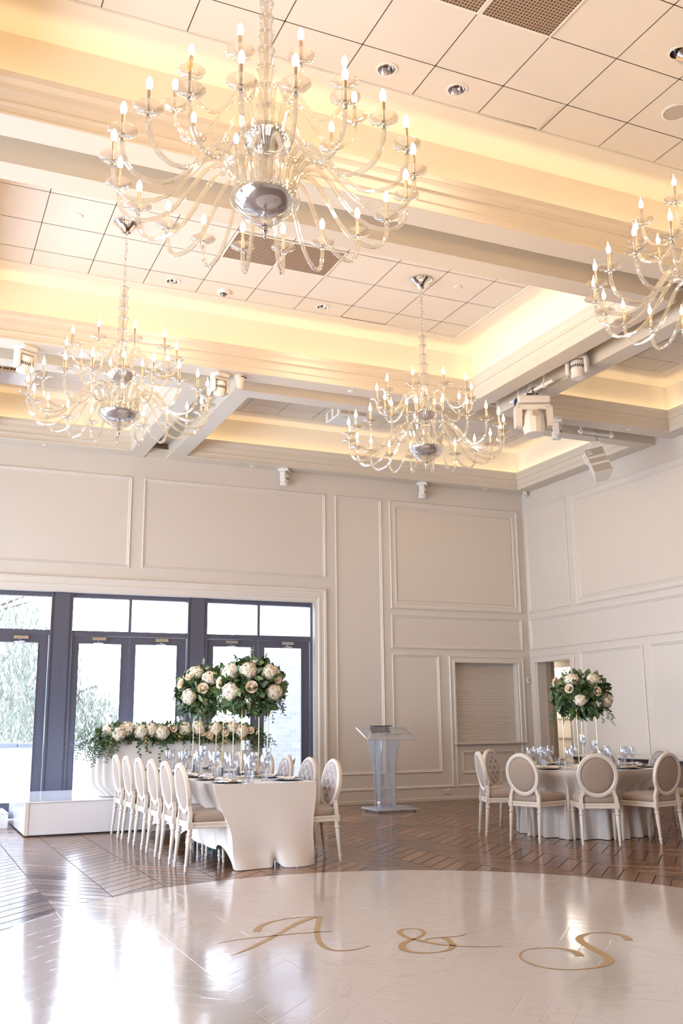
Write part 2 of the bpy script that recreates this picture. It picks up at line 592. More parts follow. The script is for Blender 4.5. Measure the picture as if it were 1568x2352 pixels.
# back wall (towards the terrace) with the glazed opening, and the shutter hatch
wb = MB()
wb.box(XL - .3, -3.9, YB, 16.12, 0, 6.9)
wb.box(-3.9, -.42, YB, 16.12, 3.47, 6.9)
wb.box(-.72, -.42, YB, 16.12, 0, 3.47)
wb.box(-.42, 6.5, YB, 16.12, 3.47, 6.9)
wb.box(6.5, 9.31, YB, 16.12, 0, 6.9)
wb.box(9.31, 10.71, YB, 16.12, 0, .97)
wb.box(9.31, 10.71, YB, 16.12, 2.45, 6.9)
wb.box(10.71, 11.18, YB, 16.12, 0, 6.9)
struct('wall_back', wb, M['wall'])
wl = MB()
wl.box(XL - .3, XL, YF, YB, 3.6, 6.9)
for a, b2 in ((YF, 2.0), (5.8, 6.6), (10.4, 11.2), (15.0, YB)):
    wl.box(XL - .3, XL, a, b2, 0, 3.6)
struct('wall_left', wl, M['wall'])
for i, y in enumerate((2.0, 6.6, 11.2)):
    fm = MB()
    for j in range(5):
        yy = y + j * .95
        fm.box(XL - .12, XL - .04, yy - .04, yy + .04, 0, 3.6)
    for z in (.1, 2.8, 3.55):
        fm.box(XL - .12, XL - .04, y, y + 3.8, z - .06, z + .05)
    wo = struct('window_%d' % (10 + i), fm, M['frame'])
    struct('pane', MB().box(XL - .085, XL - .075, y, y + 3.8, .1, 3.55), M['glass'], wo)
    area_light('window_daylight', (XL - .35, y + 1.9, 1.8), (0, -PI / 2, 0), 3.6, 3.8, 100, (1, 1, 1), True)
struct('wall_front', MB().box(XL - .3, XR + .3, YF - .3, YF, 0, 6.9), M['wall'])
wr = MB()
wr.box(XR, XR + .18, YF, 14.55, 0, 6.9)
wr.box(XR, XR + .18, 14.55, 15.59, 2.46, 6.9)
wr.box(XR, XR + .18, 15.59, YB, 0, 6.9)
struct('wall_right', wr, M['wall'])

# small lobby seen through the open doorway in the right wall
lb = MB()
lb.box(XR + .18, 13.6, 17.0, 17.2, 0, 3)
lb.box(XR + .18, 13.4, 13.6, 13.8, 0, 3)
lb.box(13.4, 13.6, 13.6, 17.0, 0, 3)
lb.box(XR + .0, XR + .18, 16.12, 17.2, 0, 3)
struct('wall_lobby', lb, M['wall'])
struct('ceiling_lobby', MB().box(XR + .18, 13.6, 13.6, 17.2, 2.7, 2.85), M['soffit'])


# wall mouldings: mitred picture frames in two widths
def fb(u, v, h):
    return (u, YB - h, v)


def frr(u, v, h):
    return (XR - h, u, v)


BEAD = [(0, 0), (0, .016), (.012, .024), (.022, .018), (.028, .010), (.040, .012), (.048, .006), (.055, 0)]
BIG = [(0, 0), (0, .018), (.015, .030), (.030, .022), (.040, .012), (.095, .014), (.105, .022), (.125, .020), (.14, .006), (.15, 0)]


def wall_panel(name, rects, fn, prof, parent=None):
    mb = MB()
    for u0, u1, v0, v1 in rects:
        mb.frame(u0, u1, v0, v1, prof, fn)
    return struct(name, mb, M['trim'], parent, smooth=True, angle=0.5)


wall_panel('trim_1', [(-.1, 3.21, 3.91, 5.45), (-3.6, -.3, 3.91, 5.45)], fb, BEAD)
wall_panel('trim_2', [(3.41, 6.72, 3.91, 5.45)], fb, BEAD)
wall_panel('trim_3', [(6.91, 7.85, .49, 5.45)], fb, BEAD)
wall_panel('trim_4', [(8.01, 10.85, 3.42, 5.45)], fb, BIG)
wall_panel('trim_5', [(8.01, 10.85, 2.70, 3.31)], fb, BEAD)
wall_panel('trim_6', [(8.01, 8.99, .49, 2.59)], fb, BEAD)
wall_panel('trim_7', [(9.41, 10.6, .45, .84)], fb, BEAD)
wall_panel('trim_8', [(14.43, 15.74, 3.43, 5.47)], frr, BEAD)
wall_panel('trim_9', [(9.2, 14.26, 3.42, 5.47)], frr, BIG)
wall_panel('trim_10', [(9.2, 15.75, 2.71, 3.31)], frr, BEAD)
wall_panel('trim_11', [(12.61, 14.26, .49, 2.59)], frr, BEAD)
wall_panel('trim_12', [(10.8, 12.45, .49, 2.59)], frr, BEAD)
wall_panel('trim_13', [(9.0, 10.64, .49, 2.59)], frr, BEAD)
wall_panel('trim_14', [(3.2, 9.0, 3.42, 5.47), (3.2, 9.0, 2.71, 3.31)], frr, BIG)

# fabric covered boards inside the two wide frames
struct('fabric_panel', MB().box(8.17, 10.69, YB - .012, YB - .001, 3.58, 5.29), M['panel'], bpy.data.objects['trim_4'])
struct('fabric_panel', MB().box(XR - .012, XR - .001, 9.36, 14.10, 3.58, 5.31), M['panel'], bpy.data.objects['trim_9'])

# skirting with a raised cap line
bb = MB()
SK = [(0, 0), (.02, 0), (.02, .045), (.012, .055), (.012, .215), (.028, .225), (.028, .245), (.010, .262), (0, .268)]
for a, b2 in ((6.74, 9.2), (9.2, XR)):
    bb.prism(SK, a, b2, lambda u, v, w: (w, YB - u, v))
struct('baseboard_back', bb, M['trim'], smooth=False)
bb = MB()
for a, b2 in ((YF, 14.43), (15.77, YB)):
    bb.prism(SK, a, b2, lambda u, v, w: (XR - u, w, v))
struct('baseboard_right', bb, M['trim'], smooth=False)
bb = MB()
bb.prism(SK, 15.0, YB, lambda u, v, w: (XL + u, w, v))
struct('baseboard_left', bb, M['trim'], smooth=False)

# casings: wide one round the glazing, stepped ones round hatch and doorway
CAS = [(0, 0), (0, .03), (.02, .05), (.05, .045), (.06, .030), (.12, .028), (.13, .036), (.16, .034), (.175, .02), (.20, .018), (.23, .016), (.23, -.02)]
cs = MB()
cs.frame(-.65, 6.73, 0, 3.72, CAS, fb, bottom=False)
struct('trim_15', cs, M['trim'], smooth=True, angle=0.5)
cs = MB()
cs.frame(-3.95, -.65, 0, 3.72, CAS, fb, bottom=False)
struct('trim_16', cs, M['trim'], smooth=True, angle=0.5)
CAS2 = [(0, 0), (0, .022), (.012, .034), (.03, .028), (.036, .018), (.085, .020), (.092, .030), (.12, .028), (.13, .014), (.13, -.01)]
cs = MB()
cs.frame(9.19, 10.84, .26, 2.58, CAS2, fb, bottom=False)
struct('trim_17', cs, M['trim'], smooth=True, angle=0.5)
cs = MB()
cs.frame(14.42, 15.77, 0, 2.59, CAS2, frr, bottom=False)
struct('door_1', cs, M['trim'], smooth=True, angle=0.5)

# ------------------------------------------------------------------ coffered ceiling
struct('roof_slab', MB().box(XL - .3, XR + .3, YF - .3, 16.12, 6.9, 7.1), M['soffit'])
slot = MB().box(XL, XR, YF, YB, 6.05, 6.10)
# coffers: outer rectangle (to the slots or walls) and opening rectangle
COF = {
    1: ((-.35, 7.32, 2.98, 7.09), (-.08, 7.05, 3.25, 6.82)),
    2: ((-.35, 7.32, 7.46, 11.58), (-.08, 7.05, 7.72, 11.29)),
    3: ((3.76, XR, 11.94, YB), (4.03, 10.70, 12.20, 15.51)),
    4: ((.43, 3.38, 11.94, YB), (.70, 3.11, 12.20, 15.51)),
    5: ((7.68, XR, 7.46, 11.58), (7.95, 10.70, 7.72, 11.29)),
    6: ((7.68, XR, 2.98, 7.09), (7.95, 10.70, 3.25, 6.82)),
    7: ((XL, .06, 11.94, YB), (XL + .27, -.21, 12.20, 15.51)),
    8: ((XL, -.71, 7.46, 11.58), (XL + .27, -.98, 7.72, 11.29)),
    9: ((XL, -.71, 2.98, 7.09), (XL + .27, -.98, 3.25, 6.82)),
    10: ((XL, XR, YF, 2.61), (XL + .27, XR - .3, YF + .3, 2.34)),
}
CROWN = [(0, ZS), (.010, ZS + .004), (.012, ZS + .022), (.0, ZS + .028), (.0, ZS + .085), (.012, ZS + .094), (.014, ZS + .112), (.002, ZS + .122),
         (.003, ZS + .15), (.010, ZS + .19), (.024, ZS + .235), (.044, ZS + .285), (.050, ZS + .29), (.054, ZS + .34), (.030, ZS + .34), (.030, ZS + .20), (-.15, ZS + .20)]
SLOTTOP = 6.05
tile_px, tile_p = 3.545, .6515
TY = {1: 5.345, 2: 9.18, 3: 14.05, 4: 14.05, 5: 9.18, 6: 5.345, 7: 14.05, 8: 9.18, 9: 5.345, 10: 1.0}
DLP = [(3.20, 6.19), (3.86, 6.19), (5.26, 5.09), (2.56, 10.67), (4.51, 10.66), (8.5, 13.6), (9.2, 9.3)]
ceil_objs = {}
for k, ((a0, a1, b0, b1), (x0, x1, y0, y1)) in COF.items():
    mb = MB()
    # flat underside of the surrounding beam
    for (p0, p1, q0, q1) in ((a0, a1, b0, y0), (a0, a1, y1, b1), (a0, x0, y0, y1), (x1, a1, y0, y1)):
        mb.add([(p0, q0, ZS), (p0, q1, ZS), (p1, q1, ZS), (p1, q0, ZS)], [(0, 1, 2, 3)])
    # outer upright faces towards the slots
    for (p, q) in (((a0, b0), (a1, b0)), ((a1, b0), (a1, b1)), ((a1, b1), (a0, b1)), ((a0, b1), (a0, b0))):
        mb.add([(*p, ZS), (*q, ZS), (*q, SLOTTOP), (*p, SLOTTOP)], [(0, 1, 2, 3)])
    # crown moulding, lip and light trough
    mb.frame(x0, x1, y0, y1, CROWN, lambda u, v, h: (u, v, h))
    o = struct('ceiling', mb, M['soffit'], smooth=True, angle=0.5)
    tr = MB()
    W = .12
    wx0, wx1, wy0, wy1 = x0 - W, x1 + W, y0 - W, y1 + W
    for (p, q) in (((wx0, wy0), (wx1, wy0)), ((wx1, wy0), (wx1, wy1)), ((wx1, wy1), (wx0, wy1)), ((wx0, wy1), (wx0, wy0))):
        tr.add([(*p, ZS + .15), (*q, ZS + .15), (*q, ZT), (*p, ZT)], [(3, 2, 1, 0)])
    B = .46
    tx0, tx1, ty0, ty1 = x0 + B, x1 - B, y0 + B - .02, y1 - B + .04
    for (p0, p1, q0, q1) in ((wx0, wx1, wy0, ty0), (wx0, wx1, ty1, wy1), (wx0, tx0, ty0, ty1), (tx1, wx1, ty0, ty1)):
        tr.add([(p0, q0, ZT), (p0, q1, ZT), (p1, q1, ZT), (p1, q0, ZT)], [(0, 1, 2, 3)])
    tr.frame(tx0 - .03, tx1 + .03, ty0 - .03, ty1 + .03, [(0, ZT), (.006, ZT - .010), (.018, ZT - .008), (.022, ZT + .004), (.032, ZT + .004)], lambda u, v, h: (u, v, h))
    struct('tray', tr, M['tray'], o)
    # tiles and joints
    tl = MB(); tb = MB()
    xs = [tx0] + [tile_px + tile_p * i for i in range(-14, 14) if tx0 + .06 < tile_px + tile_p * i < tx1 - .06] + [tx1]
    ys = [ty0] + [TY[k] + tile_p * i for i in range(-12, 12) if ty0 + .06 < TY[k] + tile_p * i < ty1 - .06] + [ty1]
    g = .0045
    for i in range(len(xs) - 1):
        for j in range(len(ys) - 1):
            xa, xb, ya, yb = xs[i] + g, xs[i + 1] - g, ys[j] + g, ys[j + 1] - g
            cx, cy = (xa + xb) / 2, (ya + yb) / 2
            if k == 1 and 4.2 < cx < 4.84 and 6.0 < cy < 6.36:
                # one access tile has dropped at a corner
                tl.add([(xa, ya, ZT), (xa, yb, ZT), (xb - .035, yb - .028, ZT - .012), (xb - .03, ya, ZT)], [(0, 1, 2, 3)])
                tl.add([(xb - .033, ya, ZT + .003), (xb - .038, yb, ZT + .003), (xb, yb, ZT + .003), (xb, ya, ZT + .003)], [(0, 1, 2, 3)])
                tb.add([(xa, ya, ZT + .03), (xa, yb, ZT + .03), (xb, yb, ZT + .03), (xb, ya, ZT + .03)], [(0, 1, 2, 3)])
                continue
            if k == 2 and 4.84 < cx < 5.5 and cy > 10.48:
                tl.add([(xa, ya, ZT), (xa, yb - .02, ZT), (xb, yb - .02, ZT), (xb, ya, ZT)], [(0, 1, 2, 3)])
                continue
            hole = [d for d in DLP if xa < d[0] < xb and ya < d[1] < yb]
            if hole:
                hx, hy = hole[0]
                rim = []
                for q in range(32):
                    a = 2 * PI * q / 32
                    c_, s_ = math.cos(a), math.sin(a)
                    m_ = min(((xb - hx) / c_ if c_ > 1e-6 else 9), ((xa - hx) / c_ if c_ < -1e-6 else 9), ((yb - hy) / s_ if s_ > 1e-6 else 9), ((ya - hy) / s_ if s_ < -1e-6 else 9))
                    rim.append((hx + c_ * m_, hy + s_ * m_, ZT))
                for (qx, qy) in ((xa, ya), (xb, ya), (xb, yb), (xa, yb)):
                    qi = round(math.atan2(qy - hy, qx - hx) / (2 * PI) * 32) % 32
                    rim[qi] = (qx, qy, ZT)
                inner = [(hx + .071 * math.cos(2 * PI * q / 32), hy + .071 * math.sin(2 * PI * q / 32), ZT) for q in range(32)]
                tl.add(inner + rim, [(q, (q + 1) % 32, 32 + (q + 1) % 32, 32 + q) for q in range(32)])
                continue
            tl.add([(xa, ya, ZT), (xa, yb, ZT), (xb, yb, ZT), (xb, ya, ZT)], [(0, 1, 2, 3)])
    for xx in xs:
        tb.add([(xx - .012, ty0, ZT + .005), (xx - .012, ty1, ZT + .005), (xx + .012, ty1, ZT + .005), (xx + .012, ty0, ZT + .005)], [(0, 1, 2, 3)])
    for yy in ys:
        tb.add([(tx0, yy - .012, ZT + .005), (tx0, yy + .012, ZT + .005), (tx1, yy + .012, ZT + .005), (tx1, yy - .012, ZT + .005)], [(0, 1, 2, 3)])
    struct('ceiling_tiles', tl, M['tile'], o)
    struct('tile_joints', tb, M['tbar'], o)
    # light strip lying in the trough behind the lip
    st = MB()
    s0, s1 = -.035, -.005
    for (p0, p1, q0, q1) in ((x0 + s0, x1 - s0, y0 + s0, y0 + s1), (x0 + s0, x1 - s0, y1 - s1, y1 - s0), (x0 + s0, x0 + s1, y0, y1), (x1 - s1, x1 - s0, y0, y1)):
        st.box(p0, p1, q0, q1, ZS + .205, ZS + .212)
    if k in (1, 2, 3, 4, 5, 6, 8, 9):
        struct('cove_light_strip', st, M['cove'], o, smooth=False)
    ceil_objs[k] = o
# slot tops between the coffers
sl = MB()
for (p0, p1, q0, q1) in ((XL, XR, 7.09, 7.46), (XL, XR, 11.58, 11.94), (7.32, 7.68, 2.9, 11.6), (-.71, -.35, 2.9, 11.6), (.06, .43, 11.9, YB), (3.38, 3.76, 11.9, YB), (XL, XR, 2.61, 2.98)):
    sl.box(p0, p1, q0, q1, SLOTTOP, SLOTTOP + .02)
for x0, x1 in ((.06, .43), (3.38, 3.76)):
    sl.box(x0, x1, YB - .22, YB, ZS + .03, ZS + .12)
struct('ceiling_slots', sl, M['soffit'])
rl = MB()
for x0 in (7.50, -.53):
    rl.box(x0 - .012, x0 + .012, 3.0, 11.5, SLOTTOP - .012, SLOTTOP)
for x0 in (.245, 3.57):
    rl.box(x0 - .012, x0 + .012, 12, 15.6, SLOTTOP - .012, SLOTTOP)
for y0 in (7.275, 11.76):
    rl.box(XL, XR, y0 - .012, y0 + .012, SLOTTOP - .012, SLOTTOP)
struct('ceiling_track', rl, M['steel'])

# ------------------------------------------------------------------ glazing: three bays of double doors with lights above
YG = 15.97


def glazed_bay(n, x0, x1, left=True):
    """x0..x1 clear width between the posts"""
    xm = x0 + (x1 - x0) * .492
    mb = MB()
    mb.box(x0, x1, YG - .04, YG + .06, 3.40, 3.47)
    mb.box(x0, x1, YG - .05, YG + .06, 2.79, 2.87)
    mb.box(xm - .022, xm + .022, YG - .04, YG + .06, 2.87, 3.40)
    w = struct('window_%d' % n, mb, M['frame'])
    struct('pane', MB().box(x0, xm - .022, YG, YG + .012, 2.87, 3.40), M['glass'], w)
    struct('pane', MB().box(xm + .022, x1, YG, YG + .012, 2.87, 3.40), M['glass'], w)
    for k, (a, b, g0, g1) in enumerate(((x0 + .012, xm - .003, x0 + .11, xm - .122), (xm + .003, x1 - .012, xm + .095, x1 - .155))):
        d = MB()
        d.box(a, g0, YG - .03, YG + .03, .02, 2.785)
        d.box(g1, b, YG - .03, YG + .03, .02, 2.785)
        d.box(g0, g1, YG - .03, YG + .03, 2.665, 2.785)
        d.box(g0, g1, YG - .03, YG + .03, .02, .25)
        for e in (g0, g1 - .012):
            d.box(e, e + .012, YG - .04, YG - .03, .25, 2.665)
        dd = struct('door_%d' % (n * 2 + k), d, M['frame'])
        struct('pane', MB().box(g0, g1, YG - .005, YG + .008, .25, 2.665), M['glass'], dd)
        cx = a + .42 if k == 0 else b - .42
        c = MB().box(cx - .11, cx + .11, YG - .085, YG - .03, 2.715, 2.765)
        c.bar((cx - .02, YG - .06, 2.70), (cx + .05, YG - .17, 2.665), .02, .012)
        c.bar((cx + .05, YG - .17, 2.665), (cx - .10, YG - .12, 2.665), .018, .012)
        struct('door_closer', c, M['steel'], dd)
        kx = b - .035 if k == 0 else a + .035
        struct('door_lock', MB().lathe([(.0, -.045), (.018, -.045), (.018, -.03)], 14, (kx, YG, 1.28), M4=Matrix.Rotation(PI / 2, 4, 'X') @ Matrix.Scale(-1, 4, (0, 0, 1))), M['gold'], dd, smooth=True)
    return w


glazed_bay(1, 4.575, 6.455)
glazed_bay(2, 2.355, 4.235)
glazed_bay(3, .135, 2.015)
glazed_bay(4, -3.2, -1.0)
pm = MB()
for a, b in ((4.235, 4.575), (2.015, 2.355), (-.42, .135), (6.455, 6.5)):
    pm.box(a, b, YG - .06, YG + .08, 0, 3.47)
    if b - a > .1:
        pm.box(a + .05, b - .05, YG - .075, YG - .06, 0, 3.47)
        pm.box(a, a + .018, YG - .085, YG - .06, 0, 3.47)
        pm.box(b - .018, b, YG - .085, YG - .06, 0, 3.47)
pm.box(-3.9, -3.2, YG - .06, YG + .08, 0, 3.47)
pm.box(-1.0, -.72, YG - .06, YG + .08, 0, 3.47)
struct('window_posts', pm, M['frame'])

# roller shutter in the hatch, with its guide, sill and service side
sh = MB()
N = 46
for i in range(N):
    z0 = 1.035 + (2.45 - 1.035) * i / N
    z1 = 1.035 + (2.45 - 1.035) * (i + 1) / N
    sh.add([(9.31, 15.98, z0), (10.71, 15.98, z0), (10.71, 15.975, z0 + .003), (9.31, 15.975, z0 + .003), (9.31, 15.972, (z0 + z1) / 2), (10.71, 15.972, (z0 + z1) / 2), (10.71, 15.978, z1), (9.31, 15.978, z1)],
           [(0, 1, 2, 3), (3, 2, 5, 4), (4, 5, 6, 7)])
sh.box(9.31, 10.71, 15.985, 16.0, 1.0, 2.45)
sh.box(9.31, 10.71, 15.962, 15.99, .99, 1.035)
shut = struct('window_5', sh, M['shutter'], smooth=False)
hl = MB()
for r in range(4):
    for c in range(26):
        x = 9.50 + c * .032
        hl.box(x, x + .016, 15.966, 15.972, 2.365 - r * .034, 2.372 - r * .034)
struct('slot_row', hl, M['card'], shut)
struct('windowsill', MB().cbox(9.24, 10.80, 15.74, 15.98, .965, .995, .006), M['marble'], shut)

# doorway: casing plus the inner frame and a pale storage panel beyond
dj = MB()
dj.box(XR + .18, XR + .31, 15.57, 15.72, 0, 2.6)
dj.box(XR + .31, XR + .41, 15.61, 15.72, 0, 2.6)
struct('trim_18', dj, M['beige_dark'], smooth=False)
rk = thing('metal_locker', 'cream metal storage locker standing in the lobby beyond the open doorway', 'locker', (12.3, 16.15, 0))
MB().box(-.25, .25, -.42, .45, .52, 2.42).obj('body', M['wax'], rk, False)
g = MB()
for z in (1.40, 1.02, .62):
    g.box(-.27, -.25, -.12, .3, z, z + .02)
g.box(-.27, -.25, -.13, -.11, .52, 1.45)
g.obj('shelf_edge', M['steel'], rk, False)
MB().box(-.3, .3, -.45, .48, 0, .52).obj('base', M['wood_door'], rk, False)
ll = bpy.data.lights.new('lobby_fill', 'AREA'); ll.energy = 28; ll.size = .8; ll.color = (1, .93, .82)  # unseen light, added and placed to brighten the locker face
lo = bpy.data.objects.new('lobby_fill', ll); lo.location = (11.75, 16.45, 2.66); col.objects.link(lo)

# small things on the walls
t = MB().cbox(-.035, .035, -.012, .012, -.055, .055, .006).obj('thermostat', M['white_plastic'], None)
t.location = (10.93, YB - .012, 2.13)
tag(t, 'small cream wall thermostat in the corner between shutter and doorway', 'thermostat')
struct('display', MB().box(-.02, .02, -.016, -.012, .0, .035), M['beige_dark'], t)
t = MB().cbox(-.06, .06, -.008, .008, -.038, .038, .005).obj('wall_socket', M['white_plastic'], None)
t.location = (9.06, YB - .036, .155)
tag(t, 'cream double wall socket in the skirting left of the roller shutter', 'socket')
s_ = MB()
for x in (-.03, .03):
    s_.box(x - .012, x + .012, -.010, -.008, -.015, .015)
s_.obj('socket_face', M['beige_dark'], t, False)

# ------------------------------------------------------------------ outside
struct('ground_terrace', MB().box(-14, 16, 16.12, 24, -.25, -.05), M['terrace'])
struct('ground_garden', MB().box(-40, 40, 24, 70, -.6, -.4), M['willow'])
gw = MB().box(-14, 5.6, 20.2, 20.5, -.05, .98).obj('garden_wall', M['render_wall'], None, False)
tag(gw, 'low pale rendered wall edging the terrace outside the glass doors', 'garden wall')
cp = MB()
x = -14
while x < 5.6:
    w = random.uniform(.5, .9)
    cp.cbox(x, min(x + w, 5.65) - .01, 20.12, 20.58, .98, 1.06 + random.uniform(-.006, .006), .01)
    x += w
cp.obj('coping', M['stone'], gw, False)
bh = MB().box(6.95, 15, 20, 21.9, -.05, 8).obj('stone_house', M['brick'], None, False)
tag(bh, 'pale stone block building wall outside the rightmost glass door', 'building')
MB().box(9.6, 9.7, 19.93, 20, .9, 1.7).obj('drain_cover', M['white_plastic'], bh, False)


def leaf_quads(mb, p, d, n, L, W, fold=.25, curl=.2):
    """one leaf from p along d, face normal n"""
    d = d.normalized()
    s = d.cross(n).normalized()
    n = s.cross(d)
    pts = []
    for t, w in ((0, .12), (.3, .85), (.6, 1.0), (.85, .55), (1.0, .04)):
        c = p + d * (L * t) - n * (curl * L * t * t)
        pts.append((c - s * W * w / 2 + n * fold * W * w / 2, c, c + s * W * w / 2 + n * fold * W * w / 2))
    vs = [q[:] for row in pts for q in row]
    fs = []
    for i in range(4):
        for j in range(2):
            fs.append((i * 3 + j, i * 3 + j + 1, (i + 1) * 3 + j + 1, (i + 1) * 3 + j))
    mb.add(vs, fs)


def willow(name_label, x, y, h, spread, n, seed):
    R = random.Random(seed)
    t = thing('willow_tree', name_label, 'tree', (x, y, -.4), 0, None)
    tr = MB()
    tr.tube([(0, 0, 0), (.1, .05, h * .3), (-.05, .1, h * .6), (0, 0, h * .85)], [.22, .18, .12, .04], 8)
    for k in range(8):
        a = k * 2.4
        tr.tube([(0, 0, h * .4 + k * .08 * h * .5), (math.cos(a) * spread * .3, math.sin(a) * spread * .3, h * .75), (math.cos(a) * spread * .6, math.sin(a) * spread * .6, h * .8)], [.08, .05, .02], 6)
    tr.obj('trunk', M['bark'], t)
    lf = MB()
    for k in range(n):
        a = R.uniform(0, 2 * PI); rr = spread * math.sqrt(R.random())
        top = h * (1 - .35 * (rr / spread) ** 2) * R.uniform(.45, 1)
        L = R.uniform(.5, 1.3) * h * .16
        x0, y0 = rr * math.cos(a), rr * math.sin(a)
        m_ = 7
        for i in range(m_):
            p = Vector((x0 + R.uniform(-.05, .05), y0 + R.uniform(-.05, .05), top - L * i / m_))
            d = Vector((R.uniform(-.5, .5), R.uniform(-.5, .5), -1)).normalized()
            s = d.cross(Vector((R.uniform(-1, 1), R.uniform(-1, 1), .1))).normalized() * .028
            q = p + d * .2
            mid = (p + q) / 2
            lf.add([p[:], (mid + s)[:], q[:], (mid - s)[:]], [(0, 1, 2, 3)])
    lf.obj('foliage', M['willow'], t, False)
    return t


willow('tall drooping pale green willow beyond the terrace wall, seen through the leftmost glass door', .9, 25, 6.0, 3.0, 1500, 1)
willow('smaller hazy willow seen through the glass door left of the flower garland', 4.1, 29, 3.6, 1.7, 600, 2)
bt = thing('bare_tree', 'bare thin branched tree seen through the middle glass doors', 'tree', (9.0, 33, -.4))
b_ = MB()
R = random.Random(5)


def branch(p, d, L, r, k):
    q = p + d * L
    b_.tube([p, (p + q) / 2 + Vector((R.uniform(-.05, .05), 0, R.uniform(-.05, .05))) * L, q], [r, r * .8, r * .55], 5)
    if k:
        for i in range(3):
            branch(q if i else p.lerp(q, .6), (d + Vector((R.uniform(-.9, .9), R.uniform(-.6, .6), R.uniform(-.1, .6)))).normalized(), L * .68, r * .55, k - 1)


branch(Vector((0, 0, 0)), Vector((0, 0, 1)), 1.6, .10, 4)
b_.obj('trunk', M['bark'], bt)

